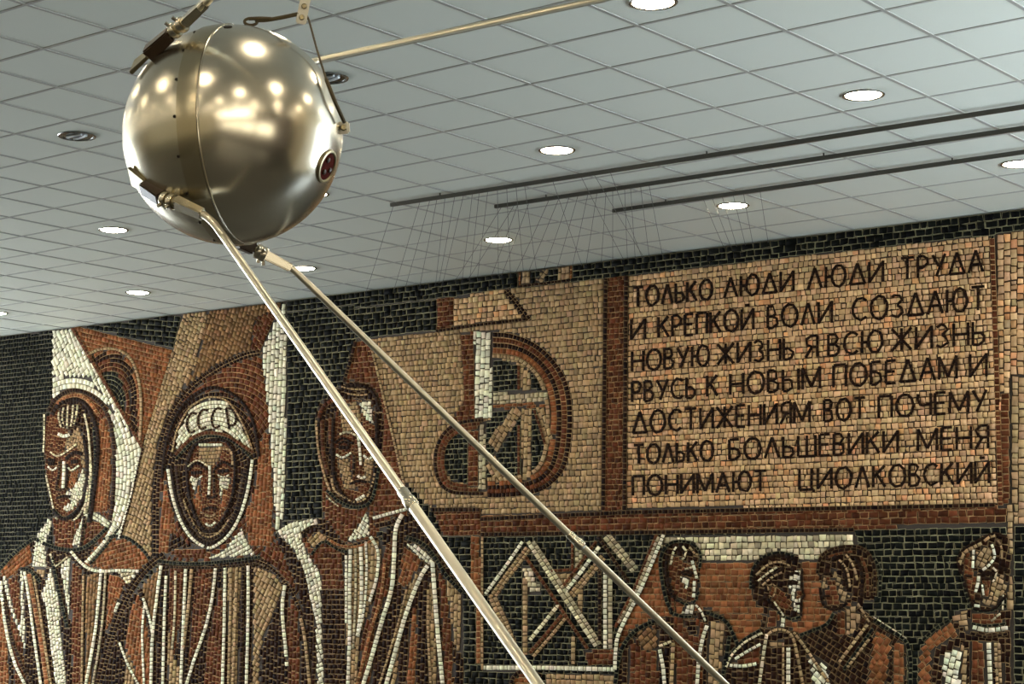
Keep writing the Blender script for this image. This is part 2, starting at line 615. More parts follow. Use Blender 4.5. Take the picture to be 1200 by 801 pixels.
P('R', [(107, 608), (117, 612), (126, 621), (110, 636), (104, 634)], 0, h=0.05)
# body
P('D', [(0, 668), (20, 646), (39, 632), (60, 640), (88, 645), (110, 638), (127, 630), (150, 630), (170, 645), (180, 660), (160, 690), (140, 720), (120, 801), (-60, 801), (-60, 720)], 87, h=0.055, l=0.06)
P('O', [(0, 664), (36, 634), (38, 661), (22, 668), (14, 690), (6, 690)], 30, h=0.05)
P('R', [(6, 680), (22, 672), (28, 760), (40, 801), (26, 801), (12, 720)], 85)
P('O', [(-60, 720), (2, 700), (8, 740), (20, 801), (-60, 801)], 88)
P('W', [(58, 606), (62, 612), (54, 638), (56, 665), (37, 664), (42, 630)], 80, h=0.045, l=0.05)
P('T', [(39, 666), (54, 665), (52, 678)], 0)
P('W', [(24, 667), (28, 668), (31, 764), (24, 744), (12, 712), (3, 680), (7, 672), (16, 712), (25, 738)], 85, h=0.05, l=0.05)
S('W', 4, [(2, 680), (8, 735), (18, 775), (30, 801)])
S('D', 4, [(3, 690), (13, 740), (25, 775), (38, 801)])
S('W', 3.6, [(30, 669), (35, 700), (41, 745), (49, 801)])
S('O', 5, [(35, 672), (42, 710), (49, 750), (56, 801)])
S('T', 3, [(41, 674), (48, 715), (54, 755), (61, 801)])
S('K', 4, [(26, 666), (36, 668), (49, 682)])
P('W', [(49, 697), (60, 664), (69, 700), (91, 801), (83, 801), (54, 712)], -76, h=0.05, l=0.05)
S('K', 4, [(62, 652), (67, 680), (75, 715), (80, 735)])
P('W', [(71, 662), (83, 651), (82, 728), (77, 700)], 88, h=0.05, l=0.05)
S('M', 3, [(60, 648), (66, 664), (81, 652)], smooth=False)
P('R', [(84, 656), (97, 668), (96, 801), (86, 801)], 88)
S('T', 3, [(99, 674), (98, 730), (97, 801)])
P('U', [(101, 676), (118, 668), (111, 735), (103, 801), (99, 801)], 88)
S('W', 4, [(120, 666), (114, 730), (109, 762), (102, 801)])
S('G', 3, [(125, 670), (122, 720), (117, 760), (110, 801)])
P('O', [(99, 661), (112, 640), (125, 631), (147, 630), (169, 646), (177, 661), (163, 668), (122, 668)], 10, h=0.05)
P('O', [(128, 672), (150, 678), (140, 700), (130, 730), (124, 745)], 75, h=0.05)
P('M', [(138, 669), (163, 670), (152, 688)], 10, h=0.045, l=0.045)
S('W', 4, [(159, 673), (147, 695), (136, 716), (125, 760), (113, 801)])
S('W', 4, [(84, 645), (95, 658), (108, 667), (122, 669), (142, 668), (164, 669)])
S('K', 4.5, [(0, 667), (18, 648), (39, 632), (47, 634)])
S('K', 4.5, [(51, 636), (68, 642), (88, 644), (105, 638), (127, 618)])
S('K', 4, [(122, 632), (134, 628), (150, 630), (168, 643), (180, 660)])
S('W', 4.5, [(137, 615), (121, 638), (102, 659)])
S('K', 3, [(140, 619), (124, 641), (106, 661)])
S('D', 4, [(100, 604), (98, 625), (96, 640)])

S('L', 5, [(62, 486), (72, 472), (92, 468), (106, 480), (115, 507), (115, 545), (110, 585), (106, 612)])
S('L', 4.5, [(100, 515), (104, 545), (102, 575), (93, 596)])
S('M', 2.6, [(100, 484), (105, 508), (108, 548), (106, 580), (102, 602)])
S('L', 3, [(80, 543), (80, 558), (78, 572)])
S('L', 4.5, [(64, 598), (75, 608), (88, 602), (98, 590)])

# --- cosmonaut in the middle
part = 'helmeted_cosmonaut_figure'
P('R', [(180, 660), (181, 600), (183, 562), (194, 497), (219, 455), (251, 429), (280, 415), (306, 410), (313, 465), (319, 536), (323, 618), (323, 655)], ('c', 262, 560), h=0.055, l=0.075)
P('O', [(186, 650), (188, 600), (192, 560), (200, 580), (208, 620), (202, 648)], 84)
P('O', [(304, 520), (314, 500), (320, 560), (321, 640), (290, 640), (288, 600), (300, 570)], 86)
S('D', 8, [(183, 652), (184, 565), (196, 499), (220, 459), (252, 434), (284, 418), (305, 413)], rows=2)
P('D', [(195, 540), (203, 500), (220, 471), (248, 457), (276, 467), (294, 494), (302, 530), (299, 560), (289, 597), (269, 630), (249, 645), (231, 640), (211, 618), (199, 580)], ('c', 248, 555), h=0.05, smooth=True)
P('W', [(205, 528), (210, 504), (222, 481), (236, 470), (250, 466), (268, 473), (284, 498), (296, 527), (286, 521), (274, 512), (264, 507), (248, 504), (232, 507), (218, 517)], ('c', 248, 560), h=0.045, l=0.05)
S('T', 2.5, [(203, 530), (208, 506), (221, 481), (236, 469), (250, 465), (269, 471), (286, 497), (297, 527)])
S('R', 4, [(207, 533), (220, 518), (234, 509), (249, 507), (266, 510), (281, 519), (298, 530)])
S('K', 3, [(207, 538), (222, 522), (236, 513), (250, 511), (268, 514), (284, 525), (296, 537)])
for dx, w, dy in ((219, 13, 4), (232, 13, 0), (248, 13, -1.5)):
    S('D', 3, [(dx + w, 484 + dy - 3), (dx + w * .5, 480 + dy), (dx + 1.5, 489 + dy), (dx + 2, 498 + dy), (dx + w * .4, 503 + dy), (dx + w * .85, 500 + dy)], l=0.04)
S('D', 3, [(266, 478), (268, 490), (270, 503)], l=0.04)
S('D', 3, [(266, 478), (274, 480), (278, 490), (275, 498), (269, 498)], l=0.04)
P('R', [(219, 556), (222, 535), (233, 520), (262, 517), (273, 530), (275, 556), (272, 582), (264, 604), (254, 617), (243, 621), (232, 609), (224, 586)], 82, h=0.042, l=0.045, smooth=True)
P('T', [(234, 524), (262, 522), (257, 540), (250, 546), (240, 545), (233, 536)], 0, h=0.042, l=0.045)
S('W', 3.6, [(234, 521), (262, 521)], smooth=False)
S('T', 3, [(262, 526), (272, 528), (274, 545)])
P('W', [(223, 560), (236, 560), (233, 584), (229, 578)], 70, h=0.04, l=0.04)
P('W', [(257, 560), (271, 559), (268, 572), (259, 585)], 80, h=0.04, l=0.04)
P('O', [(234, 563), (238, 595), (234, 606), (227, 590)], 85, h=0.04)
P('O', [(262, 572), (268, 574), (264, 600), (256, 605)], 85, h=0.04)
S('L', 3.4, [(222, 551), (231, 542), (244, 550)]); S('L', 3.4, [(252, 550), (263, 541), (274, 547)])
S('M', 2, [(221, 547), (232, 539), (245, 546)])
S('L', 4.2, [(225, 554), (238, 553)]); S('L', 4.2, [(256, 552), (270, 551)])
S('W', 2, [(225, 558), (232, 561), (239, 557)]); S('W', 2, [(256, 556), (263, 559), (270, 556)])
S('W', 3.4, [(247, 545), (247, 562), (246, 580)]); S('D', 3.4, [(251.5, 550), (252, 566), (252, 578)])
S('L', 3, [(243, 581), (250, 583), (256, 580)]); S('L', 3, [(239, 597), (248, 594), (256, 596)])
S('T', 3, [(241, 603), (248, 605), (254, 602)]); S('W', 3, [(242, 613), (248, 616), (254, 611)])
S('D', 3, [(221, 558), (225, 586), (234, 609), (244, 621), (254, 617), (265, 603), (273, 582)])
S('D', 5, [(208, 545), (212, 580), (222, 606), (236, 626), (247, 631), (260, 625), (276, 603), (284, 575), (290, 545)])
S('T', 2.8, [(216, 585), (226, 610), (238, 626), (248, 629), (260, 622), (270, 608)])
S('W', 4, [(198, 549), (203, 580), (212, 608), (224, 628), (238, 639), (250, 641), (268, 628), (282, 605), (292, 572), (297, 538)])
S('L', 4, [(220, 545), (222, 575), (230, 604), (242, 622), (254, 619), (267, 600), (275, 575), (277, 545)])
S('L', 4, [(220, 545), (225, 530), (234, 519), (262, 515), (274, 528), (277, 545)])
S('L', 3.4, [(202, 545), (207, 580), (217, 610), (234, 632), (248, 636), (263, 627), (279, 604), (288, 575), (293, 540)])
S('L', 4, [(191, 560), (197, 515), (216, 474), (248, 454), (280, 466), (298, 494), (305, 535)])
P('R', [(195, 652), (207, 640), (243, 641), (240, 655)], 0)
P('W', [(240, 655), (262, 645), (284, 618), (290, 634), (300, 650)], 20, h=0.045, l=0.05)
P('D', [(202, 622), (212, 630), (232, 642), (205, 642), (196, 650)], 20)
# suit
P('D', [(165, 688), (192, 655), (240, 658), (300, 653), (318, 662), (345, 690), (363, 746), (374, 801), (117, 801), (138, 716)], 88, h=0.055, l=0.06)
P('O', [(154, 712), (166, 690), (176, 712), (182, 801), (160, 801), (146, 760)], 80)
P('T', [(140, 801), (148, 760), (158, 780), (166, 801)], 80)
S('W', 3, [(141, 752), (152, 780), (163, 801)])
S('D', 7, [(164, 690), (174, 720), (180, 760), (180, 801)], rows=1)
P('U', [(166, 688), (186, 664), (188, 690), (178, 740), (176, 716)], 80)
S('W', 3.4, [(169, 700), (176, 722), (180, 742)])
S('W', 4, [(190, 662), (185, 700), (180, 745), (178, 801)])
S('W', 3.6, [(196, 674), (194, 720), (192, 801)])
P('R', [(199, 664), (216, 664), (213, 720), (205, 770), (198, 740)], 88)
S('W', 4, [(219, 666), (217, 710), (213, 801)])
P('T', [(198, 735), (205, 770), (212, 785), (212, 801), (195, 801)], 88)
S('T', 4, [(226, 666), (222, 710), (216, 760)])
P('R', [(231, 664), (250, 664), (246, 710), (232, 760), (222, 780), (226, 720)], 86)
S('W', 4, [(254, 665), (250, 700), (242, 735), (229, 772), (220, 801)])
P('R', [(257, 690), (262, 690), (260, 801), (226, 801), (244, 750)], 86)
S('W', 4, [(265, 664), (264, 730), (262, 801)])
P('T', [(268, 664), (285, 664), (280, 720), (276, 801), (266, 801)], 88)
S('W', 4, [(292, 662), (292, 720), (290, 801)])
P('T', [(298, 662), (322, 672), (333, 688), (320, 720), (306, 760), (298, 801), (294, 801)], 60)
S('W', 4.5, [(335, 685), (332, 716), (336, 760), (339, 801)])
P('R', [(341, 690), (350, 715), (352, 760), (354, 801), (342, 801), (336, 730)], 88)
S('T', 4, [(350, 710), (358, 745), (364, 801)])
S('D', 9, [(193, 650), (176, 662), (160, 680), (146, 704), (134, 735), (124, 770), (116, 801)], rows=2)
S('K', 4, [(186, 657), (215, 660), (250, 659), (300, 653), (325, 648)])
S('D', 3, [(196, 664), (250, 665), (300, 660)])
S('D', 7, [(300, 655), (318, 663), (338, 684), (354, 715), (364, 750), (371, 801)], rows=2)
P('R', [(303, 650), (324, 632), (342, 645), (356, 665), (368, 720), (376, 801), (372, 801), (362, 746), (345, 690), (322, 664)], 70)

S('W', 3, [(171, 705), (168, 740), (170, 801)]); S('T', 3.5, [(272, 664), (271, 730), (269, 801)])
S('T', 3.5, [(279, 664), (277, 730), (274, 801)]); S('M', 3, [(207, 668), (206, 720), (203, 760)])
S('D', 4, [(286, 664), (285, 730), (283, 801)])
# --- third figure, hatless, in front of the tan field
part = 'striped_coat_figure'
P('R', [(418, 398), (434, 396), (447, 450), (470, 545), (482, 600), (440, 625), (378, 625), (378, 560), (400, 480), (407, 440)], 0, h=0.055)
S('T', 3, [(434, 398), (447, 450), (466, 530), (480, 590)])
S('D', 4, [(418, 400), (411, 425), (404, 448)])
P('D', [(370, 487), (377, 472), (390, 461), (405, 449), (420, 447), (436, 453), (446, 469), (450, 492), (449, 520), (446, 545), (439, 580), (429, 593), (414, 594), (396, 587), (385, 574), (380, 556), (373, 532)], 82, smooth=True)
S('R', 5, [(375, 490), (380, 477), (392, 468)]); S('T', 3, [(372, 492), (374, 525), (381, 555), (388, 575)])
S('R', 5, [(379, 492), (380, 530), (386, 556)]); S('R', 4, [(388, 490), (388, 520)])
S('T', 2.5, [(401, 453), (415, 456), (430, 456)]); S('T', 2.5, [(408, 461), (422, 463), (432, 462)])
P('R', [(392, 520), (393, 490), (402, 470), (434, 470), (441, 495), (441, 530), (436, 565), (428, 585), (414, 587), (402, 578), (394, 556)], 85, h=0.042, l=0.045, smooth=True)
P('T', [(398, 476), (418, 470), (424, 485), (424, 504), (402, 506)], 0, h=0.045, l=0.045)
P('W', [(421, 471), (435, 469), (439, 499), (430, 492), (425, 484)], 80, h=0.042, l=0.045)
P('T', [(395, 538), (410, 536), (413, 560), (420, 575), (404, 572)], 75, h=0.042, l=0.042)
P('T', [(427, 538), (440, 530), (436, 560), (429, 572)], 80, h=0.042, l=0.042)
S('M', 3, [(399, 509), (409, 506), (422, 512)])
S('L', 3, [(394, 519), (403, 513), (416, 520)]); S('L', 4.5, [(398, 524), (411, 524)]); S('L', 4, [(427, 522), (440, 521)])
S('L', 3, [(426, 516), (440, 514)])
S('W', 3, [(395, 532), (403, 536), (413, 530)]); S('W', 3, [(427, 533), (434, 538), (440, 530)])
S('W', 3.6, [(421, 511), (423, 528), (424, 545)]); S('D', 3.6, [(416, 532), (416, 545), (415, 556)])
S('W', 4, [(420, 557), (425, 560), (430, 558)]); S('L', 3, [(411, 567), (421, 563), (431, 565)])
S('W', 4, [(418, 586), (424, 583), (429, 580)])
S('T', 3, [(390, 560), (393, 574), (406, 583), (416, 588), (430, 584), (438, 566), (443, 540)])
S('K', 4, [(384, 574), (398, 587), (415, 594), (430, 592), (439, 580), (445, 548)])
S('M', 2, [(383, 580), (398, 593), (415, 600), (430, 598)])
S('L', 4, [(374, 500), (380, 478), (398, 458), (420, 451), (438, 459), (446, 480)])
S('L', 4.5, [(392, 490), (391, 530), (394, 562), (404, 580), (416, 588), (430, 584), (439, 562), (443, 520), (442, 485)])
S('L', 3, [(398, 521), (404, 517), (412, 521)]); S('L', 3, [(428, 520), (440, 517)])
P('R', [(379, 582), (400, 594), (430, 598), (438, 590), (442, 628), (405, 640), (379, 636)], 88)
P('W', [(432, 598), (434, 627), (405, 636)], 60, h=0.045, l=0.045)
P('D', [(324, 628), (345, 612), (380, 606), (405, 638), (445, 628), (480, 600), (510, 640), (542, 692), (545, 801), (372, 801), (362, 746), (345, 680)], 88, h=0.055, l=0.06)
P('R', [(345, 640), (362, 625), (400, 640), (405, 700), (398, 760), (382, 801), (376, 680)], 0)
P('D', [(376, 690), (404, 690), (408, 801), (384, 801)], 0, h=0.05)
P('W', [(323, 622), (340, 612), (373, 606), (374, 614), (356, 621), (354, 632), (364, 652), (377, 672), (378, 732), (385, 801), (377, 801), (370, 730), (357, 668), (345, 645)], -70, h=0.05, l=0.05)
P('T', [(360, 632), (374, 621), (384, 630), (368, 644)], 40, h=0.045)
S('D', 3, [(354, 625), (365, 617), (380, 616)]); S('O', 3, [(385, 631), (400, 639), (420, 640), (440, 632)])
S('K', 3, [(366, 650), (380, 634), (398, 644), (420, 645), (450, 630)])
P('T', [(407, 644), (446, 632), (448, 660), (438, 700), (422, 748), (412, 801), (408, 801), (406, 700)], 88, h=0.05)
P('R', [(450, 640), (462, 632), (456, 690), (440, 730), (424, 801), (414, 801), (424, 745), (440, 700)], 75)
S('W', 4.5, [(412, 643), (411, 690), (411, 740), (409, 801)])
S('W', 4.5, [(424, 640), (425, 680), (424, 715), (420, 745)])
S('W', 4, [(435, 628), (444, 645), (443, 675), (434, 705)])
P('O', [(474, 640), (494, 655), (488, 672), (474, 690), (466, 680)], 70, h=0.05)
S('W', 5.5, [(473, 602), (465, 620), (463, 655), (460, 690), (448, 730), (436, 772), (427, 801)])
P('T', [(486, 668), (492, 676), (472, 728), (452, 801), (444, 801), (464, 740)], 72, h=0.05)
S('W', 5.5, [(508, 656), (496, 672), (483, 702), (473, 732), (462, 772), (454, 801)])
P('O', [(486, 702), (490, 730), (482, 801), (472, 801), (479, 750)], 85)
P('W', [(477, 637), (488, 638), (500, 646), (509, 655), (504, 662), (490, 652)], -35, h=0.045, l=0.045)
P('T', [(505, 672), (510, 680), (512, 740), (512, 801), (504, 801), (502, 730)], 88, h=0.05)
S('W', 5.5, [(508, 658), (511, 700), (515, 750), (520, 801)])
P('R', [(514, 668), (522, 678), (530, 740), (538, 801), (526, 801), (518, 730)], 84)
P('T', [(522, 675), (541, 690), (541, 742), (536, 775), (528, 722)], 88, h=0.05)
S('K', 5, [(477, 629), (498, 638), (512, 655), (524, 674), (543, 694)])
S('W', 4.5, [(438, 607), (456, 602), (482, 595)])
S('D', 6, [(440, 616), (458, 612), (468, 606)])

S('W', 3.4, [(407, 650), (407, 700), (407, 730)]); S('G', 3, [(418, 642), (418, 700), (415, 760)])
S('W', 3, [(430, 634), (431, 670), (428, 712), (421, 746)]); S('O', 3.4, [(452, 660), (447, 700), (434, 745), (420, 801)])
S('T', 3, [(478, 690), (468, 730), (456, 770), (446, 801)]); S('T', 3.4, [(503, 690), (503, 740), (506, 801)])
# --- hammer and sickle emblem
part = 'hammer_and_sickle_emblem'
P('R', [(512, 351), (532, 348), (532, 384), (512, 389)], 0, h=0.05)
P('B', [(532, 348), (604, 336), (594, 342), (617, 372), (532, 383)], 0, h=0.056)
S('D', 4, [(512, 388), (560, 381), (618, 374)], smooth=False)
S('D', 7, [(593, 340), (606, 356), (620, 375)], rows=2, smooth=False)
P('O', [(608, 316), (671, 308), (671, 328), (608, 335)], 0, h=0.05)
P('T', [(611, 314), (622, 312), (622, 332), (611, 333)], 88, h=0.05)
P('K', [(622, 310), (655, 306), (655, 329), (622, 333)], 0, h=0.06)
P('T', [(640, 310), (648, 310), (636, 331), (627, 331)], 50, h=0.05)
P('T', [(655, 306), (668, 306), (668, 328), (655, 330)], 88, h=0.05)
S('D', 3, [(608, 336), (640, 332), (670, 328)], smooth=False)
P('R', [(540, 391), (556, 388), (557, 492), (528, 494), (545, 470)], 0, h=0.05)
P('K', [(578, 420), (600, 425), (628, 440), (644, 470), (646, 520), (630, 548), (606, 566), (566, 567), (566, 496), (578, 490)], 0, h=0.05, l=0.06)
for rr, cc, ww in ((0, 'D', 6), (1, 'R', 6), (2, 'D', 6), (3, 'O', 7), (4, 'T', 5)):
    k = rr * 6.2
    S(cc, ww, [(578, 392 + k), (600, 394 + k), (627 - k * .55, 405 + k * .75), (649 - k * .8, 425 + k * .5), (663 - k, 450 + k * .2), (668 - k, 480), (667 - k, 515), (661 - k * .95, 545 - k * .3), (648 - k * .7, 563 - k * .55), (630 - k * .4, 574 - k * .75), (600, 579 - k * .75), (572, 580 - k * .75)])
P('K', [(521, 526), (532, 511), (549, 506), (549, 567), (530, 563), (521, 547)], 0, h=0.05)
for rr, cc in ((0, 'D'), (1, 'R'), (2, 'R')):
    k = rr * 4.3
    S(cc, 4.3, [(568, 492 + k), (553, 493 + k), (535 + k * .4, 497 + k), (520 + k * .8, 510 + k * .5), (512 + k, 530), (512 + k, 550), (518 + k * .8, 567 - k * .5), (530 + k * .4, 576 - k), (550, 578 - k), (568, 578 - k)])
P('R', [(549, 508), (561, 500), (561, 570), (549, 570)], 0, h=0.05)
P('G', [(561, 497), (570, 496), (570, 574), (561, 575)], 88, h=0.05)
P('G', [(578, 460), (642, 457), (643, 471), (578, 473)], 0, h=0.05)
P('O', [(578, 473), (640, 471), (640, 479), (578, 480)], 0, h=0.045)
P('T', [(600, 478), (616, 478), (584, 531), (571, 518)], 57, h=0.05)
P('T', [(611, 430), (622, 436), (623, 458), (611, 459)], 88, h=0.05)
P('T', [(611, 478), (623, 478), (623, 560), (611, 564)], 88, h=0.05)
S('R', 3, [(609, 428), (609, 457)], smooth=False); S('R', 3, [(609, 498), (609, 556)], smooth=False)
P('T', [(628, 477), (638, 477), (649, 512), (641, 524)], -70, h=0.05)
S('R', 3, [(627, 480), (634, 500), (641, 524)], smooth=False)
P('T', [(569, 545), (580, 532), (600, 563), (582, 566)], -55, h=0.05)
S('T', 4, [(592, 452), (586, 448)]) if False else None
P('W', [(556, 387), (577, 389), (578, 490), (557, 490)], 88, h=0.058, l=0.06)

# --- inscription panel and its borders
part = 'border_band'
P('R', [(506, 594), (564, 594), (564, 628), (520, 628)], 0, h=0.055)
S('D', 5, [(506, 597), (564, 597)], smooth=False)
P('R', [(564, 604), (740, 597), (1165, 590), (1182, 588), (1182, 620), (564, 628)], 0, h=0.055, l=0.075)
S('D', 5, [(564, 608), (740, 600), (1100, 593), (1182, 591)], smooth=False)
S('D', 5, [(564, 626), (870, 622), (1182, 618)], smooth=False)
P('R', [(709, 326), (737, 322), (735, 598), (706, 600)], 0, h=0.05, l=0.055)
S('D', 5, [(711, 326), (708, 598)], smooth=False); S('D', 5, [(735, 323), (733, 598)], smooth=False)
P('B', [(1166, 274), (1240, 266), (1240, 592), (1176, 592)], 88, h=0.055)
P('R', [(1173, 460), (1184, 460), (1186, 590), (1172, 592)], 0, h=0.05)
P('T', [(1184, 440), (1250, 440), (1250, 640), (1184, 640)], 88, h=0.055)
S('R', 6, [(1163, 279), (1168, 420), (1173, 592)], smooth=False)
part = 'inscription_panel'
P('B', [(737, 322), (1160, 276), (1166, 420), (1170, 591), (735, 598)], 0, h=0.05, l=0.05)

part = 'lettering'
GL = {
    'Т': (0.8, [[(0, 1), (1, 1)], [(.5, 1), (.5, 0)]]),
    'Л': (0.85, [[(0, 0), (.5, 1)], [(.5, 1), (1, 0)]]),
    'Ь': (0.65, [[(0, 1), (0, 0)], ['c', (0, .5), (.65, .5), (1, .27), (.65, 0), (0, 0)]]),
    'К': (0.75, [[(0, 1), (0, 0)], [(.95, 1), (.05, .48)], [(.28, .62), (1, 0)]]),
    'Д': (0.95, [[(0, 0), (.5, 1)], [(.5, 1), (1, 0)], [(0, .03), (1, .03)]]),
    'И': (0.85, [[(0, 1), (0, 0)], [(0, .04), (1, .96)], [(1, 1), (1, 0)]]),
    'Й': (0.85, [[(0, 1), (0, 0)], [(0, .04), (1, .96)], [(1, 1), (1, 0)], [(.3, 1.16), (.7, 1.16)]]),
    'Р': (0.65, [[(0, 1), (0, 0)], ['c', (0, 1), (.65, .98), (1, .74), (.65, .48), (0, .48)]]),
    'У': (0.8, [[(0, 1), (.5, .45)], [(1, 1), (.3, 0)]]),
    'А': (0.9, [[(0, 0), (.5, 1)], [(.5, 1), (1, 0)], [(.2, .36), (.8, .36)]]),
    'Е': (0.6, [[(0, 1), (0, 0)], [(0, 1), (1, 1)], [(0, .52), (.9, .52)], [(0, 0), (1, 0)]]),
    'П': (0.75, [[(0, 1), (0, 0)], [(0, 1), (1, 1)], [(1, 1), (1, 0)]]),
    'В': (0.65, [[(0, 1), (0, 0)], ['c', (0, 1), (.6, .98), (.88, .77), (.6, .55), (0, .53)], ['c', (0, .53), (.7, .5), (1, .26), (.7, .02), (0, 0)]]),
    'Б': (0.65, [[(0, 1), (0, 0)], [(0, 1), (.9, 1)], ['c', (0, .55), (.7, .52), (1, .27), (.7, .02), (0, 0)]]),
    'С': (0.85, [['c', (1, .85), (.7, .99), (.3, .93), (0, .5), (.3, .07), (.7, .01), (1, .15)]]),
    'З': (0.7, [['c', (0, .9), (.45, 1), (.9, .78), (.45, .54)], ['c', (.45, .54), (1, .28), (.5, 0), (0, .1)]]),
    'Н': (0.8, [[(0, 1), (0, 0)], [(1, 1), (1, 0)], [(0, .5), (1, .5)]]),
    'Ж': (1.1, [[(0, 1), (.5, .5)], [(1, 1), (.5, .5)], [(0, 0), (.5, .5)], [(1, 0), (.5, .5)], [(.5, 1), (.5, 0)]]),
    'Я': (0.7, [[(1, 1), (1, 0)], ['c', (1, 1), (.35, .98), (0, .74), (.35, .5), (1, .48)], [(.55, .48), (0, 0)]]),
    'М': (1.05, [[(0, 0), (0, 1)], [(0, 1), (.5, .1)], [(.5, .1), (1, 1)], [(1, 1), (1, 0)]]),
    'Ч': (0.75, [['c', (0, 1), (.02, .6), (.4, .45), (1, .5)], [(1, 1), (1, 0)]]),
    'Ш': (1.05, [[(0, 1), (0, 0)], [(.5, 1), (.5, 0)], [(1, 1), (1, 0)], [(0, 0), (1, 0)]]),
    'Ц': (0.9, [[(0, 1), (0, 0)], [(.85, 1), (.85, 0)], [(0, 0), (1.0, 0)], [(1.0, 0), (1.0, -.16)]]),
    'Ы': (0.95, [[(0, 1), (0, 0)], ['c', (0, .5), (.45, .5), (.66, .27), (.45, 0), (0, 0)], [(1, 1), (1, 0)]]),
    'О': (1.0, ['o']),
    'Ю': (1.2, [[(0, 1), (0, 0)], [(0, .5), (.3, .5)], 'o2']),
}


def ell(x0, x1, n=14):
    return [((x0 + x1) / 2 + (x1 - x0) / 2 * math.cos(t), .5 + .52 * math.sin(t)) for t in [2 * math.pi * k / n for k in range(n)]]


LINES = [  # words with left and right photo x, then the row's letter top and foot at the two ends
    ([('ТОЛЬКО', 743, 836), ('ЛЮДИ', 850, 931), ('ЛЮДИ', 948, 1036), ('ТРУДА', 1057, 1153)], (743, 337.5, 360.0), (1153, 292.5, 318.5)),
    ([('И', 741, 757), ('КРЕПКОЙ', 773, 884), ('ВОЛИ', 901, 976), ('СОЗДАЮТ', 1000, 1155)], (741, 374.5, 398.5), (1155, 335.5, 363.0)),
    ([('НОВУЮ', 742, 832), ('ЖИЗНЬ', 842, 931), ('Я', 945, 959), ('ВСЮ', 972, 1035), ('ЖИЗНЬ', 1046, 1155)], (742, 412.0, 435.0), (1155, 376.0, 403.0)),
    ([('РВУСЬ', 742, 816), ('К', 830, 842), ('НОВЫМ', 857, 962), ('ПОБЕДАМ', 978, 1122), ('И', 1138, 1157)], (742, 447.5, 471.0), (1157, 413.5, 441.0)),
    ([('ДОСТИЖЕНИЯМ', 743, 950), ('ВОТ', 967, 1015), ('ПОЧЕМУ', 1031, 1157)], (743, 483.0, 508.0), (1157, 456.5, 481.5)),
    ([('ТОЛЬКО', 744, 837), ('БОЛЬШЕВИКИ', 856, 1053), ('МЕНЯ', 1077, 1159)], (744, 521.5, 543.5), (1159, 498.0, 525.0)),
    ([('ПОНИМАЮТ', 743, 899), ('ЦИОЛКОВСКИЙ', 938, 1160)], (743, 558.0, 580.5), (1160, 540.0, 566.0)),
]
for words, (xa, ta, fa), (xb, tb, fb) in LINES:
    for word, x0, x1 in words:
        ws = [GL[c][0] for c in word]
        gap = 0.26
        tot = sum(ws) + gap * (len(word) - 1)
        u = 0.0
        for c, w in zip(word, ws):
            lx0 = x0 + (x1 - x0) * u / tot
            lx1 = x0 + (x1 - x0) * (u + w) / tot
            u += w + gap

            def pos(q):
                x = lx0 + (lx1 - lx0) * q[0]
                k = (x - xa) / (xb - xa)
                t_, f_ = ta + (tb - ta) * k, fa + (fb - fa) * k
                return (x, f_ + (t_ - f_) * q[1])
            for st in GL[c][1]:
                if st == 'o':
                    S('L', 3.5, [pos(q) for q in ell(0, 1)], closed=True, l=0.05)
                elif st == 'o2':
                    S('L', 3.5, [pos(q) for q in ell(.3, 1)], closed=True, l=0.05)
                elif st[0] == 'c':
                    S('L', 3.4, [pos(q) for q in st[1:]], l=0.05)
                else:
                    S('L', 3.4, [pos(q) for q in st], smooth=False, l=0.05)

# --- lattice of beams under the emblem
part = 'lattice_tower'
P('K', [(566, 628), (780, 624), (726, 745), (722, 785), (566, 785)], 0, h=0.055, l=0.07)
P('O', [(552, 628), (564, 628), (565, 712), (560, 712), (553, 690)], 88)
S('O', 5, [(562, 700), (562, 777)], smooth=False)
S('T', 6, [(616, 672), (616, 768)], smooth=False)
P('M', [(612, 666), (624, 664), (628, 680), (634, 684), (634, 694), (621, 694)], 0, h=0.05)
P('T', [(652, 671), (678, 668), (678, 686), (652, 690)], 0, h=0.05)
S('R', 4, [(646, 669), (674, 667)], smooth=False)
S('G', 9, [(679, 630), (679, 667)], rows=2, smooth=False); S('R', 3, [(672, 630), (672, 667)], smooth=False)
S('T', 6, [(681, 690), (680, 725)], smooth=False); S('T', 5, [(673, 745), (673, 778)], smooth=False)
S('D', 4, [(704, 668), (704, 758)], smooth=False)
S('W', 5, [(710.5, 664), (710.5, 760)], smooth=False); S('G', 5.5, [(716.5, 668), (716.5, 760)], smooth=False)
S('W', 4.5, [(570, 696), (592, 666), (614, 634)], smooth=False); S('T', 8.5, [(576, 702), (598, 671), (620, 642)], rows=2, smooth=False)
S('T', 10, [(578, 700), (592, 730), (607, 770)], rows=2, smooth=False)
S('M', 5, [(622, 750), (640, 728), (656, 708)], smooth=False); S('R', 4.5, [(622, 765), (643, 741), (660, 720)], smooth=False); S('T', 4.5, [(626, 769), (647, 745), (664, 724)], smooth=False)
S('W', 5, [(663, 694), (682, 670), (704, 640)], smooth=False); S('T', 9, [(670, 698), (690, 674), (708, 652)], rows=2, smooth=False)
S('R', 3.5, [(660, 688), (680, 662), (700, 634)], smooth=False)
S('R', 4, [(617, 652), (650, 700), (690, 760)], smooth=False)
S('M', 5.5, [(620, 634), (656, 690), (700, 757)], smooth=False); S('G', 5, [(626, 634), (661, 688), (705, 755)], smooth=False)
P('R', [(684, 762), (722, 760), (722, 779), (690, 779)], 0)
S('D', 4, [(702, 628), (738, 682)], smooth=False); S('G', 11, [(711, 627), (745, 668)], rows=2, smooth=False)
S('R', 4, [(771, 626), (745, 690), (722, 735)], smooth=False)
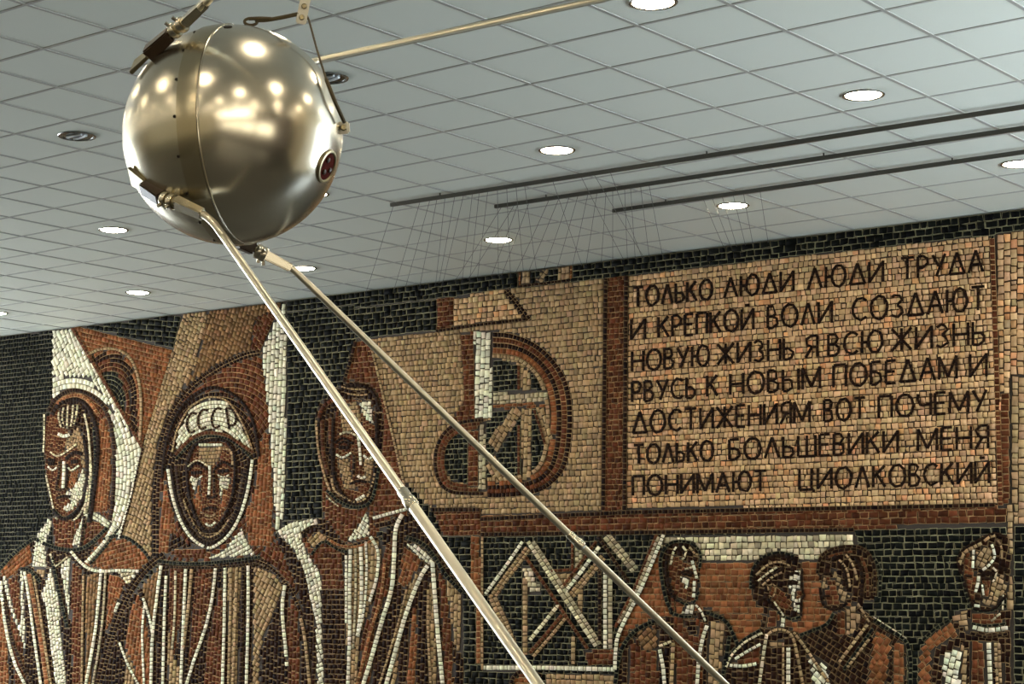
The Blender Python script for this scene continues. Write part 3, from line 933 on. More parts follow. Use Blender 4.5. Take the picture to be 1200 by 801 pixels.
S('W', 5, [(779, 626), (752, 690), (728, 738), (723, 760), (722, 785)]); S('G', 4, [(773, 628), (748, 690), (726, 730)], smooth=False)
S('W', 6, [(566, 782), (640, 782), (722, 784)], smooth=False)
S('T', 3, [(566.5, 628), (566.5, 785)], smooth=False)
P('T', [(640, 788), (722, 790), (722, 801), (640, 801)], 0)
P('O', [(602, 796), (612, 788), (628, 787), (640, 801)], 0, h=0.05)
S('D', 5, [(600, 801), (606, 789), (622, 786), (636, 792)])

# --- sky behind the right-hand crowd
part = 'background_field'
P('O', [(779, 628), (800, 626), (1000, 650), (1000, 760), (725, 760), (728, 740), (752, 692)], 0, h=0.055)
P('M', [(782, 627), (1001, 622), (1001, 655), (800, 658), (772, 645)], 0, h=0.055, l=0.055)
P('K', [(1001, 620), (1450, 605), (1450, 1000), (1050, 1000), (1040, 760), (1020, 700)], 0, h=0.055, l=0.07)
P('T', [(1180, 590), (1188, 590), (1188, 801), (1182, 801)], 88)

part = 'turned_head_figure'
P('D', [(722, 801), (724, 770), (740, 738), (770, 724), (800, 720), (832, 713), (852, 724), (864, 748), (872, 801)], 88, h=0.055, l=0.055)
P('D', [(775, 649), (779, 639), (792, 634), (810, 636), (822, 648), (821, 666), (820, 690), (816, 704), (806, 708), (793, 702), (792, 720), (786, 718), (780, 690), (776, 670)], 80, smooth=True)
P('R', [(784, 655), (792, 650), (806, 660), (818, 660), (817, 690), (812, 704), (800, 702), (788, 690)], 80, h=0.045, l=0.045, smooth=True)
P('W', [(796, 673), (809, 678), (806, 694)], 75, h=0.04, l=0.04)
S('W', 4, [(812, 656), (816, 670), (818, 678)]); S('M', 3, [(801, 639), (806, 648), (800, 656)]); S('T', 3, [(809, 640), (815, 648), (820, 650)])
S('M', 3, [(787, 662), (790, 648), (794, 640)])
S('L', 3.4, [(801, 672), (812, 674)]); S('M', 3, [(803, 667), (813, 664)]); S('W', 4, [(815, 680), (814, 700)]); S('L', 2.5, [(812, 694), (818, 694)])
S('K', 4.5, [(781, 640), (775, 655), (777, 680), (783, 706), (790, 716)]); S('K', 3.5, [(781, 640), (792, 634), (811, 636), (822, 648), (821, 665)])
S('K', 3, [(794, 702), (805, 708), (815, 705), (820, 692)])
S('R', 4, [(789, 700), (790, 716)], smooth=False)
P('W', [(808, 706), (815, 706), (812, 720), (796, 719)], 80, h=0.045, l=0.045)
P('R', [(790, 721), (814, 722), (826, 730), (822, 801), (792, 801)], 88, h=0.055)
P('D', [(800, 726), (816, 726), (818, 745), (808, 742)], 0, h=0.045)
P('R', [(738, 760), (750, 740), (768, 732), (772, 756), (772, 801), (738, 801)], 88)
P('U', [(747, 740), (760, 734), (771, 738), (771, 758), (758, 765), (750, 756)], 40, h=0.05)
P('T', [(834, 726), (851, 730), (846, 770), (840, 801), (826, 801), (829, 760)], 86, h=0.05)
S('W', 5, [(830, 732), (824, 750), (820, 775), (818, 801)])
S('W', 5, [(774, 760), (778, 780), (780, 801)]); S('M', 4, [(773, 757), (788, 751)], smooth=False); S('T', 5, [(790, 752), (788, 801)], smooth=False)
S('W', 3, [(816, 708), (823, 716), (828, 728)])
S('K', 5, [(722, 801), (728, 764), (744, 740), (770, 726)]); S('D', 4, [(772, 732), (786, 742), (790, 756)]); S('K', 4, [(786, 717), (800, 722), (812, 722)])
S('K', 4.5, [(829, 717), (850, 726), (860, 742), (866, 756)])
S('K', 5, [(856, 745), (852, 770), (846, 801)])

S('L', 4, [(783, 650), (782, 672), (788, 696), (796, 704)])
S('L', 4, [(790, 646), (798, 642), (805, 650)])
S('L', 3, [(799, 671), (806, 668), (814, 672)])
part = 'profile_figure'
P('D', [(850, 790), (862, 764), (882, 744), (900, 736), (922, 734), (938, 744), (955, 770), (985, 801), (845, 801)], 88, h=0.055, l=0.055)
P('D', [(880, 688), (881, 670), (894, 651), (914, 646), (933, 651), (941, 667), (941, 692), (940, 722), (929, 725), (914, 716), (906, 724), (918, 738), (892, 742), (896, 716), (886, 706)], 80, smooth=True)
P('R', [(903, 688), (916, 690), (928, 706), (929, 716), (914, 711), (902, 700)], 60, h=0.045, l=0.045)
P('W', [(923, 681), (932, 668), (939, 667), (938, 690), (941, 696), (939, 720), (931, 716), (928, 702), (926, 694)], 80, h=0.04, l=0.04)
S('L', 4, [(927, 683), (934, 683)]); S('R', 3, [(937, 688), (939, 696)]); S('L', 2.4, [(934, 707), (940, 706)])
S('T', 3, [(887, 674), (900, 662), (914, 658), (927, 663)]); S('M', 3, [(889, 681), (900, 672), (912, 664)]); S('T', 3, [(894, 686), (906, 676), (918, 670)])
S('T', 2.4, [(902, 692), (901, 686), (907, 684), (911, 690), (906, 700), (902, 697)])
S('K', 4, [(881, 690), (883, 668), (895, 653), (914, 647), (932, 652)]); S('K', 3.4, [(912, 716), (926, 725), (940, 722)])
S('M', 2.4, [(908, 704), (916, 716), (920, 722)])
P('R', [(902, 712), (911, 716), (911, 734), (899, 736)], 0, h=0.05); P('W', [(914, 718), (921, 724), (920, 735), (914, 735)], 80, h=0.045, l=0.045)
P('R', [(858, 775), (874, 764), (893, 754), (890, 776), (872, 779)], 10, h=0.05)
S('M', 3.2, [(852, 782), (858, 768), (874, 752), (895, 741)]); S('W', 4, [(862, 772), (878, 762), (893, 754)]); S('W', 4.6, [(856, 779), (872, 780), (888, 777)])
S('M', 4.4, [(900, 742), (896, 765), (891, 801)]); S('T', 4, [(898, 746), (908, 738), (920, 738), (930, 746), (936, 770), (942, 801)])
P('T', [(902, 752), (919, 748), (919, 756), (903, 758)], 0, h=0.045)
S('W', 5.5, [(925, 758), (925, 780), (925, 801)]); S('T', 3, [(919, 752), (919, 801)], smooth=False)
P('W', [(948, 768), (958, 766), (990, 790), (1004, 801), (972, 801)], -40, h=0.05, l=0.055)
S('T', 4, [(931, 740), (946, 760), (962, 784), (974, 801)])
S('K', 4, [(850, 785), (856, 768), (872, 750), (892, 738)])

S('L', 5, [(884, 690), (885, 672), (896, 656), (914, 650), (932, 655)]); S('L', 4, [(890, 704), (900, 700), (906, 712)])
S('L', 4, [(896, 682), (908, 674), (920, 664)])
S('L', 5, [(924, 683), (930, 681), (936, 683)]); S('L', 3.4, [(922, 675), (930, 671), (938, 672)])
P('R', [(934, 689), (941, 694), (938, 703), (933, 700)], 0, h=0.04, l=0.04)
S('L', 3, [(941, 668), (941, 690), (944, 696), (940, 704), (940, 722)]); S('L', 3, [(933, 707), (940, 707)])
part = 'woman_profile_figure'
P('D', [(938, 746), (968, 733), (980, 716), (1005, 706), (1024, 724), (1062, 750), (1064, 801), (1000, 801), (970, 780), (952, 768)], -30, h=0.05, l=0.05)
P('D', [(959, 660), (966, 648), (982, 641), (1003, 639), (1019, 648), (1027, 666), (1027, 698), (1014, 704), (1006, 712), (998, 704), (980, 716), (967, 710), (964, 688), (960, 674)], 82, smooth=True)
P('R', [(966, 674), (980, 679), (984, 708), (970, 709), (966, 692)], 0, h=0.042, l=0.045)
P('T', [(974, 662), (985, 676), (990, 690), (999, 698), (987, 706), (982, 692)], 70, h=0.045, l=0.045)
P('T', [(964, 676), (968, 676), (972, 690), (964, 690)], 80, h=0.04)
S('L', 3, [(966, 672), (976, 672)]); S('L', 2.4, [(966, 698), (974, 698)])
S('T', 3.2, [(992, 649), (1001, 662), (1006, 680)]); S('T', 3.2, [(984, 655), (994, 668), (997, 688)]); S('R', 3.6, [(1010, 652), (1017, 670), (1018, 699)]); S('R', 3, [(972, 652), (986, 648), (1000, 646)])
S('D', 4, [(959, 672), (962, 654), (974, 644), (992, 640), (1008, 641), (1020, 650), (1026, 668), (1026, 698)])
S('K', 4, [(1024, 652), (1032, 668), (1032, 700)])
P('T', [(992, 713), (1001, 708), (1010, 724), (1003, 742), (992, 744)], 88, h=0.05)
P('R', [(981, 717), (991, 714), (991, 744), (982, 744)], 88, h=0.045)
S('T', 3, [(1006, 706), (1012, 716), (1020, 729)])
P('O', [(1025, 737), (1042, 746), (1045, 757), (1018, 801), (998, 801)], 55, h=0.05)
P('O', [(1047, 752), (1060, 753), (1060, 801), (1047, 801)], 88, h=0.05)
S('T', 4.4, [(1018, 731), (1002, 752), (984, 776)]); S('K', 4, [(1024, 736), (1010, 756), (990, 784)]); S('T', 4, [(1020, 748), (1006, 766), (994, 782)])
S('K', 5, [(1025, 726), (1044, 738), (1062, 750), (1068, 770), (1068, 801)], rows=1); S('K', 4, [(938, 744), (956, 737), (970, 731), (978, 718)])
S('M', 2, [(1024, 722), (1046, 736), (1064, 748)])

S('L', 4, [(978, 650), (990, 664), (994, 690)]); S('L', 4, [(1003, 652), (1011, 670), (1011, 700)]); S('L', 3.4, [(962, 688), (966, 708), (980, 714), (994, 706)])
part = 'man_at_edge_figure'
P('D', [(1074, 801), (1077, 763), (1088, 746), (1115, 727), (1136, 712), (1185, 715), (1186, 801)], 88, h=0.055, l=0.055)
P('D', [(1123, 656), (1129, 643), (1142, 636), (1153, 629), (1166, 625), (1180, 629), (1185, 650), (1184, 680), (1178, 698), (1166, 713), (1143, 713), (1134, 698), (1128, 674)], 80, smooth=True)
S('T', 5, [(1125, 662), (1130, 648), (1142, 641), (1152, 636)]); S('T', 4, [(1154, 634), (1160, 629), (1168, 627)]); S('T', 3, [(1170, 632), (1175, 642), (1175, 655)])
P('R', [(1130, 650), (1140, 644), (1141, 668), (1146, 680), (1142, 706), (1134, 696), (1130, 676)], 80, h=0.045, l=0.045)
P('T', [(1143, 646), (1160, 638), (1166, 655), (1152, 666), (1143, 664)], 60, h=0.045, l=0.045)
P('T', [(1151, 676), (1166, 676), (1178, 672), (1181, 690), (1166, 711), (1152, 709)], 70, h=0.045, l=0.045)
P('O', [(1152, 678), (1162, 678), (1158, 700), (1152, 700)], 80, h=0.04)
S('W', 3.6, [(1142, 643), (1141, 666)]); S('W', 4, [(1163, 637), (1167, 650), (1162, 660), (1152, 668)])
S('M', 3, [(1164, 664), (1170, 672), (1164, 682)])
S('L', 4, [(1151, 675), (1160, 671), (1168, 674)]); S('L', 3.4, [(1132, 674), (1140, 675)]); S('L', 5, [(1170, 664), (1182, 668)])
S('W', 4.4, [(1148, 674), (1147, 684), (1144, 694)]); S('W', 3, [(1152, 684), (1154, 698)]); S('L', 2.6, [(1144, 700), (1152, 701)]); S('W', 4, [(1142, 709), (1150, 710)])
S('K', 3.4, [(1128, 674), (1134, 698), (1143, 714), (1166, 714), (1178, 700)])
P('R', [(1139, 716), (1172, 718), (1176, 730), (1139, 732)], 0, h=0.045); S('M', 3, [(1162, 728), (1174, 718)])
S('M', 2.6, [(1177, 696), (1176, 715)])
P('T', [(1112, 722), (1134, 713), (1137, 745), (1130, 736)], 10, h=0.045)
P('O', [(1076, 801), (1078, 763), (1087, 748), (1115, 729), (1124, 744), (1092, 760), (1088, 801)], 40, h=0.05)
P('D', [(1093, 762), (1124, 745), (1132, 752), (1104, 768), (1114, 801), (1089, 801)], 80, h=0.05)
P('W', [(1103, 768), (1134, 752), (1135, 801), (1116, 801)], 75, h=0.05, l=0.055)
P('T', [(1126, 756), (1134, 751), (1135, 801), (1130, 801)], 80, h=0.05)
P('R', [(1136, 750), (1154, 752), (1154, 801), (1136, 801)], 88, h=0.055)
S('W', 6, [(1159, 752), (1161, 801)], smooth=False); S('T', 8, [(1169, 752), (1171, 801)], rows=2, smooth=False)
S('W', 6, [(1140, 734), (1158, 738), (1182, 735)]); S('D', 4, [(1138, 741), (1158, 746), (1182, 742)]); S('K', 3, [(1139, 730), (1158, 733), (1180, 730)])
S('K', 4, [(1082, 750), (1096, 737), (1114, 726)])

S('L', 4, [(1128, 672), (1124, 658), (1130, 644), (1142, 637), (1154, 630), (1168, 625), (1180, 630)])
S('L', 4.5, [(1150, 674), (1158, 670), (1168, 675)]); S('L', 3.5, [(1151, 678), (1161, 678)])
S('L', 4, [(1130, 676), (1136, 698), (1144, 712), (1156, 715), (1168, 712), (1180, 697)])
S('R', 3, [(1156, 680), (1157, 692), (1153, 698)]); S('L', 3, [(1143, 701), (1153, 702)])
# --- lay the tiles
tiles = {}         # part -> list of (quad corners (4,2), colour, grout, height)


def lab(s, z):
    i = np.clip(((np.asarray(s) - S0) / RES).astype(int), 0, NS - 1)
    j = np.clip(((np.asarray(z) - Z0) / RES).astype(int), 0, NZ - 1)
    return label_map[j, i]


def add_tile(e, q):
    base, spread, grout = PAL[e['col']]
    q = np.array(q)
    q[:, 1] = np.minimum(q[:, 1], Z1)
    if q[:, 1].max() - q[:, 1].min() < 0.004:
        return
    f = 1 + spread * rng.normal()
    f = min(1.8, max(0.45, f))
    if e['col'] in 'KD' and rng.random() < 0.03:
        f *= 1.8
    tint = 1 + 0.06 * rng.normal(size=3) * .6
    c = np.array(lin(base)) * f * tint
    if e['col'] == 'B' and rng.random() < 0.12:
        c = c * np.array([1.12, 0.88, 0.78])
    gf = 1 + 0.18 * rng.normal()
    if e.get('over') and e['col'] in 'KDR':
        gf *= 0.42
    tiles.setdefault(e['part'], []).append((q, e.get('over', False), np.clip(c, 0.002, 0.9), np.clip(np.array(lin(grout)) * gf, 0.002, 0.9)))


def cut(length, l):
    n = max(1, int(round(length / l)))
    w = 1 + 0.22 * rng.normal(size=n)
    w = np.clip(w, .55, 1.6)
    return np.r_[0, np.cumsum(w) / w.sum()]


for idx, e in enumerate(entries, 1):
    if e['kind'] == 'stroke':
        a, b = e['a'], e['b']
        mid = (a + b) / 2
        d = np.r_[0, np.cumsum(np.linalg.norm(np.diff(mid, axis=0), axis=1))]
        if d[-1] < 1e-4:
            continue
        t = cut(d[-1], e['l']) * d[-1]
        ip = lambda arr, q: np.array([np.interp(q, d, arr[:, 0]), np.interp(q, d, arr[:, 1])])
        for u, v in zip(t, t[1:]):
            mm = ip(mid, (u + v) / 2)
            here = lab(mm[0], mm[1])
            if (here > idx) if e['over'] else (here != idx):
                continue
            if not (S0 < mm[0] < S1 and Z0 < mm[1] < Z1):
                continue
            add_tile(e, np.array([ip(a, u), ip(a, v), ip(b, v), ip(b, u)]))
        continue
    poly, h, l = e['poly'], e['h'], e['l']
    if 'centre' in e:
        c = e['centre']
        r = np.linalg.norm(poly - c, axis=1)
        rmax = r.max()
        rows = np.arange(h * .5, rmax + h, h)
        for rad in rows:
            n = max(8, int(2 * math.pi * rad / 0.012))
            th = np.arange(n + 1) / n * 2 * math.pi - math.pi / 2
            ok = lab(c[0] + rad * np.cos(th), c[1] + rad * np.sin(th)) == idx
            k = 0
            while k < n:
                if not ok[k]:
                    k += 1
                    continue
                k2 = k
                while k2 + 1 <= n and ok[k2 + 1]:
                    k2 += 1
                L = (th[k2] - th[k]) * rad
                if L > 0.015:
                    cs = th[k] + cut(L, l) * (th[k2] - th[k])
                    for u, v in zip(cs, cs[1:]):
                        ri, ro = rad - h / 2, rad + h / 2
                        add_tile(e, np.array([[c[0] + R_ * math.cos(q), c[1] + R_ * math.sin(q)] for R_, q in ((ri, v), (ri, u), (ro, u), (ro, v))]))
                k = k2 + 1
        continue
    ca, sa = math.cos(e['ang']), math.sin(e['ang'])
    U, V = np.array([ca, sa]), np.array([-sa, ca])
    pu, pv = poly @ U, poly @ V
    v = pv.min() + h * .5
    while v < pv.max():
        hh = h * (1 + 0.1 * rng.normal())
        us = np.arange(pu.min() - .02, pu.max() + .02, 0.008)
        pp = us[:, None] * U + v * V
        inside = (pp[:, 0] > S0) & (pp[:, 0] < S1) & (pp[:, 1] > Z0) & (pp[:, 1] < Z1)
        ok = (lab(pp[:, 0], pp[:, 1]) == idx) & inside
        k, n = 0, len(us)
        while k < n:
            if not ok[k]:
                k += 1
                continue
            k2 = k
            while k2 + 1 < n and ok[k2 + 1]:
                k2 += 1
            L = us[k2] - us[k]
            if L > 0.014:
                cs = us[k] + cut(L, l) * L
                for u0, u1 in zip(cs, cs[1:]):
                    um = (u0 + u1) / 2
                    lo, hi = v - h / 2, v + h / 2
                    for s_ in (-.5, .5):          # trim the tile where its own area ends
                        nx = um * U + (v + s_ * h) * V
                        for fr in ((1.0, .7, .4) if lab(nx[0], nx[1]) == idx else (1.9, 1.6, 1.3, 1.0, .7, .4)):
                            q = um * U + (v + s_ * h * fr) * V
                            if lab(q[0], q[1]) == idx:
                                break
                        else:
                            fr = .3
                        if s_ < 0:
                            lo = v - h / 2 * fr
                        else:
                            hi = v + h / 2 * fr
                    j = 0.12 * h
                    add_tile(e, np.array([u0 * U + lo * V, u1 * U + lo * V, u1 * U + hi * V, u0 * U + hi * V]) + rng.normal(size=(4, 2)) * j * .5)
            k = k2 + 1
        v += h

mural = thing('mosaic_mural', 'large stone mosaic mural of figures, emblem and inscription on the far wall', 'mural', (W0.x, W0.y, FLOOR))
mural.rotation_euler = (0, 0, math.atan2(WU.y, WU.x))
mm_ = bpy.data.materials.new('mosaic_stone')
mm_.use_nodes = True
nt = mm_.node_tree
bs = nt.nodes['Principled BSDF']
at_ = nt.nodes.new('ShaderNodeVertexColor'); at_.layer_name = 'stone'
tc = nt.nodes.new('ShaderNodeTexCoord')
nz = nt.nodes.new('ShaderNodeTexNoise'); nz.inputs['Scale'].default_value = 28; nz.inputs['Detail'].default_value = 4
mr = nt.nodes.new('ShaderNodeMapRange'); mr.inputs['To Min'].default_value = 0.72; mr.inputs['To Max'].default_value = 1.25
vm = nt.nodes.new('ShaderNodeVectorMath'); vm.operation = 'SCALE'
nt.links.new(tc.outputs['Object'], nz.inputs['Vector'])
nt.links.new(nz.outputs['Fac'], mr.inputs['Value'])
nt.links.new(at_.outputs['Color'], vm.inputs[0]); nt.links.new(mr.outputs['Result'], vm.inputs['Scale'])
nt.links.new(vm.outputs['Vector'], bs.inputs['Base Color'])
bs.inputs['Roughness'].default_value = 0.6
bs.inputs['Specular IOR Level'].default_value = 0.03
bp = nt.nodes.new('ShaderNodeBump'); bp.inputs['Strength'].default_value = 0.25; bp.inputs['Distance'].default_value = 0.006
nt.links.new(nz.outputs['Fac'], bp.inputs['Height']); nt.links.new(bp.outputs['Normal'], bs.inputs['Normal'])

GAP = 0.0045


def build_tiles(name, lst, parent, back):
    """raised stones with a collar of grout; local x along the wall, -y out of it"""
    nT = len(lst)
    V_ = np.zeros((nT, 12, 3)); col = np.zeros((nT, 6, 4), np.float32)
    F_ = np.zeros((nT, 6, 4), np.int64)
    for k, (q, over, c, gcol) in enumerate(lst):
        ctr = q.mean(0)
        gap = GAP
        d = q - ctr
        L = np.maximum(np.linalg.norm(d, axis=1), 1e-5)
        inner = ctr + d * np.maximum(0.35, 1 - gap * 1.35 / L)[:, None]
        top = 0.010 + 0.0025 * rng.random()
        bed = 0.004
        if over:
            top += 0.0085
            bed = 0.0148 + 0.002 * rng.random()
        tx, ty = 0.06 * rng.normal(2) if False else rng.normal(0, 0.05, 2)
        zt = top + (inner - ctr) @ np.array([tx, ty])
        V_[k, :4, 0] = q[:, 0]; V_[k, :4, 2] = q[:, 1]; V_[k, :4, 1] = -bed - back
        V_[k, 4:8, 0] = inner[:, 0]; V_[k, 4:8, 2] = inner[:, 1]; V_[k, 4:8, 1] = -bed - back
        chip = ctr + (inner - ctr) * 0.93
        V_[k, 8:, 0] = chip[:, 0]; V_[k, 8:, 2] = chip[:, 1]; V_[k, 8:, 1] = -np.maximum(bed + 0.002, zt) - back
        o = k * 12
        F_[k, 0] = [o, o + 1, o + 2, o + 3]
        for i in range(4):
            F_[k, 1 + i] = [o + 4 + i, o + 4 + (i + 1) % 4, o + 8 + (i + 1) % 4, o + 8 + i]
        F_[k, 5] = [o + 8, o + 9, o + 10, o + 11]
        col[k, 0, :3] = gcol; col[k, 1:, :3] = c; col[k, :, 3] = 1
    V2 = V_.reshape(-1, 3)
    V2[:, 2] -= FLOOR
    me = bpy.data.meshes.new(name)
    me.vertices.add(len(V2)); me.vertices.foreach_set('co', V2.ravel())
    nf = nT * 6
    me.loops.add(nf * 4); me.loops.foreach_set('vertex_index', F_.reshape(-1).astype(np.int32))
    me.polygons.add(nf)
    me.polygons.foreach_set('loop_start', (np.arange(nf) * 4).astype(np.int32))
    me.polygons.foreach_set('loop_total', np.full(nf, 4, np.int32))
    ca_ = me.color_attributes.new('stone', 'FLOAT_COLOR', 'CORNER')
    ca_.data.foreach_set('color', np.repeat(col.reshape(-1, 4), 4, axis=0).ravel())
    me.update(calc_edges=True)
    me.validate()
    return link(name, me, mm_, parent)


part_obj = {}
NOTE = {
    'background_field': 'black and tan stone ground of the mosaic',
    'bareheaded_figure': 'stern bareheaded man with swept-up hair, leftmost in the mosaic',
    'helmeted_cosmonaut_figure': 'cosmonaut in a white helmet lettered in dark stone',
    'striped_coat_figure': 'young man with dark hair in a striped coat',
    'turned_head_figure': 'dark haired man under the inscription beside the lattice',
    'profile_figure': 'man in profile looking right',
    'woman_profile_figure': 'woman in profile looking left',
    'man_at_edge_figure': 'man with pale forelock at the right edge',
    'hammer_and_sickle_emblem': 'red sickle arc with a white hammer handle',
    'inscription_panel': 'tan panel framed in red with seven rows of lettering',
    'lettering': 'dark stone letters',
    'border_band': 'dark red stone bands framing the inscription',
    'lattice_tower': 'crossing white and tan beams on black',
    'light_beam': 'white and tan slanting beams',
    'arch': 'small dark ringed arch',
}
order = [k for k in NOTE if k in tiles]
for k, name in enumerate(order):
    par = part_obj['inscription_panel'] if name == 'lettering' else mural
    part_obj[name] = build_tiles(name, tiles[name], par, 0.0003 * k)
    part_obj[name]['label'] = NOTE[name]
print('TILES', {k: len(v) for k, v in tiles.items()}, sum(len(v) for v in tiles.values()))
bm = bmesh.new()
add_box(bm, (S0, -0.003, 0.01), (S1, 0.029, H - 0.02 - FLOOR))
obj('mortar_bed', bm, mat('mortar', (40, 30, 20), 0.85, bump=0.3, scale=60), mural, False)

# ------------------------------------------------------------------ the satellite model
m_shell = mat('polished_aluminium', (222, 216, 200), 0.22, metal=1.0)
m_shell_f = mat('brushed_aluminium', (214, 208, 190), 0.25, metal=1.0, bump=0.05, scale=18)
m_band = mat('satin_band', (196, 186, 160), 0.25, metal=1.0)
m_steel = mat('bright_steel', (206, 200, 184), 0.22, metal=1.0)
m_rod = mat('antenna_tube', (216, 210, 192), 0.33, metal=1.0)
m_bronze = mat('dark_oxide_mount', (58, 42, 28), 0.35, spec=0.6)
m_iron = mat('dull_fitting_metal', (150, 140, 112), 0.35, metal=1.0)
m_rope = mat('bronze_cable', (84, 74, 52), 0.5, metal=0.5, bump=0.5, scale=300)
m_plate = mat('cream_painted_plate', (238, 233, 216), 0.4)
m_rubber = mat('dark_screw', (40, 34, 26), 0.4, metal=0.6)
m_port = mat('port_glass', (72, 20, 10), 0.6, spec=0.03, vary=0.6, scale=60)

R_S = 0.29
CS = at(273, 158.5, 5.07)


def camdir(x, y, z):
    return (RIGHT * x + UP * y + FWD * z).normalized()


AX = camdir(0.957, 0.06, -0.284)         # from the nose shell towards the tail shell
SM = frame_mtx(CS, AX, camdir(0, 1, 0))
SMr = SM.to_3x3()

sat = thing('satellite_model', 'polished metal sphere satellite model with four swept-back whip antennas, hung before the mural', 'satellite', CS)


def spart(name, bm, material, label=None, parent=sat, smooth=True, angle=35):
    bmesh.ops.translate(bm, verts=bm.verts, vec=-CS)
    o = obj(name, bm, material, None, smooth, angle)
    o.parent = parent
    if label:
        o['label'] = label
    return o


def arc(r, z0, z1, n):
    out = []
    t0, t1 = math.asin(max(-1, min(1, z0 / r))), math.asin(max(-1, min(1, z1 / r)))
    for k in range(n + 1):
        t = t0 + (t1 - t0) * k / n
        out.append((max(1e-4, r * math.cos(t)), r * math.sin(t)))
    return out


bm = bmesh.new(); add_lathe(bm, arc(R_S, 0.02, R_S, 40), SM, 96, (True, False)); spart('rear_shell', bm, m_shell, 'mirror-polished tail half of the sphere')
bm = bmesh.new(); add_lathe(bm, arc(R_S, -R_S, -0.034, 40), SM, 96, (False, True)); spart('front_shell', bm, m_shell_f, 'satin brushed nose half of the sphere')
bm = bmesh.new(); add_lathe(bm, [(0.27, -0.037)] + arc(R_S + 0.0022, -0.036, 0.0185, 10) + [(0.27, 0.019)], SM, 96); spart('seam_band', bm, m_band, 'flat metal band around the joint')
bm = bmesh.new()
add_lathe(bm, [(R_S - 0.006 + 0.0085 * math.sin(t), 0.0215 - 0.0036 * math.cos(t)) for t in [math.pi * k / 8 for k in range(9)]], SM, 96)
spart('flange_ring', bm, m_steel, 'thin bright flange ring beside the band')


def surf(x, y, lift=0.0):
    """point of the sphere seen at a photo pixel, lifted off the surface, and its normal"""
    d = at(x, y, 1.0).normalized()
    b = d.dot(CS)
    disc = b * b - (CS.length_squared - R_S * R_S)
    t = b - math.sqrt(max(0, disc))
    p = d * t
    n = (p - CS).normalized()
    return CS + n * (R_S + lift), n


for k in range(18):
    th = 2 * math.pi * k / 18 + 0.1
    r_ = math.sqrt((R_S + .001) ** 2 - 0.041 ** 2)
    p = SM @ Vector((r_ * math.cos(th), r_ * math.sin(th), -0.041))
    if (p - CS).normalized().dot(-p.normalized()) < -0.05:
        continue
    bm = bmesh.new()
    add_lathe(bm, [(0.0042, -0.002), (0.0042, 0.0012), (0.003, 0.0022), (0.0005, 0.0024)], frame_mtx(p, p - CS), 12, (True, True))
    spart('screw', bm, m_rubber)

# port with a raised ring
pp, pn = surf(383, 195)
pm = frame_mtx(pp, pn)
bm = bmesh.new()
add_lathe(bm, [(0.036, -0.006), (0.036, 0.002), (0.039, 0.0045), (0.044, 0.0035), (0.046, -0.006)], pm, 40)
ring = spart('port_ring', bm, m_iron)
bm = bmesh.new(); add_lathe(bm, [(0.037, 0.0006), (0.02, 0.0012), (0.001, 0.0014)], pm, 32, (True, True)); spart('port_glass', bm, m_port, 'dark reddish port face')
for a_ in (0.6, 2.6, 4.4):
    bm = bmesh.new()
    q = pm @ Vector((0.019 * math.cos(a_), 0.019 * math.sin(a_), 0.001))
    add_lathe(bm, [(0.007, -0.001), (0.007, 0.004), (0.004, 0.006), (0.0005, 0.006)], frame_mtx(q, pn), 14, (True, True))
    spart('contact_pin', bm, m_bronze)
# small dark plug at the crown
qp, qn = surf(267, 31.5)
bm = bmesh.new(); add_lathe(bm, [(0.012, -0.003), (0.012, 0.001), (0.009, 0.002), (0.0005, 0.002)], frame_mtx(qp, qn), 20, (True, True)); spart('crown_plug', bm, m_rubber)
# lifting lugs
lugp = at(401, 150, 5.03)
ln = (lugp - CS).normalized()
lm_ = frame_mtx(lugp - ln * 0.026, ln, FWD)
bm = bmesh.new(); add_block(bm, lm_, 0.016, 0.036, 0.0, 0.046, 0.85, 0.004)
add_lathe(bm, [(0.02, 0.002), (0.02, 0.009), (0.016, 0.012), (0.002, 0.012)], lm_, 20, (True, True))
lug = spart('lifting_lug', bm, m_plate, 'cream lug with a brass bolt on the right of the sphere')
bm = bmesh.new(); add_lathe(bm, [(0.009, -0.012), (0.009, 0.012), (0.006, 0.015), (0.0005, 0.015)], frame_mtx(lugp + ln * 0.004, -FWD), 6, (True, True))
lb = spart('lug_bolt', bm, m_iron, parent=None); lb.parent = lug
eyep = at(294, 25.5, 5.09)
bm = bmesh.new(); add_tube(bm, [eyep + (RIGHT * math.cos(t) * 0.017 + UP * (math.sin(t) * 0.009)) for t in [2 * math.pi * k / 20 for k in range(21)]], 0.0042, 10, False)
add_tube(bm, [eyep - UP * 0.006, eyep - UP * 0.03], 0.006, 10)
spart('lifting_eye', bm, m_rope, 'dark cable eye on the crown of the sphere')


def line_at_px(a, b, x):
    lo, hi = 0.0, 1.0
    for _ in range(50):
        mid = (lo + hi) / 2
        p = a.lerp(b, mid)
        if PX + F_PX * p.dot(RIGHT) / p.dot(FWD) < x:
            lo = mid
        else:
            hi = mid
    return (lo + hi) / 2


def child(bm, name, material, par, label=None):
    o = spart(name, bm, material, label, None)
    o.parent = par
    return o


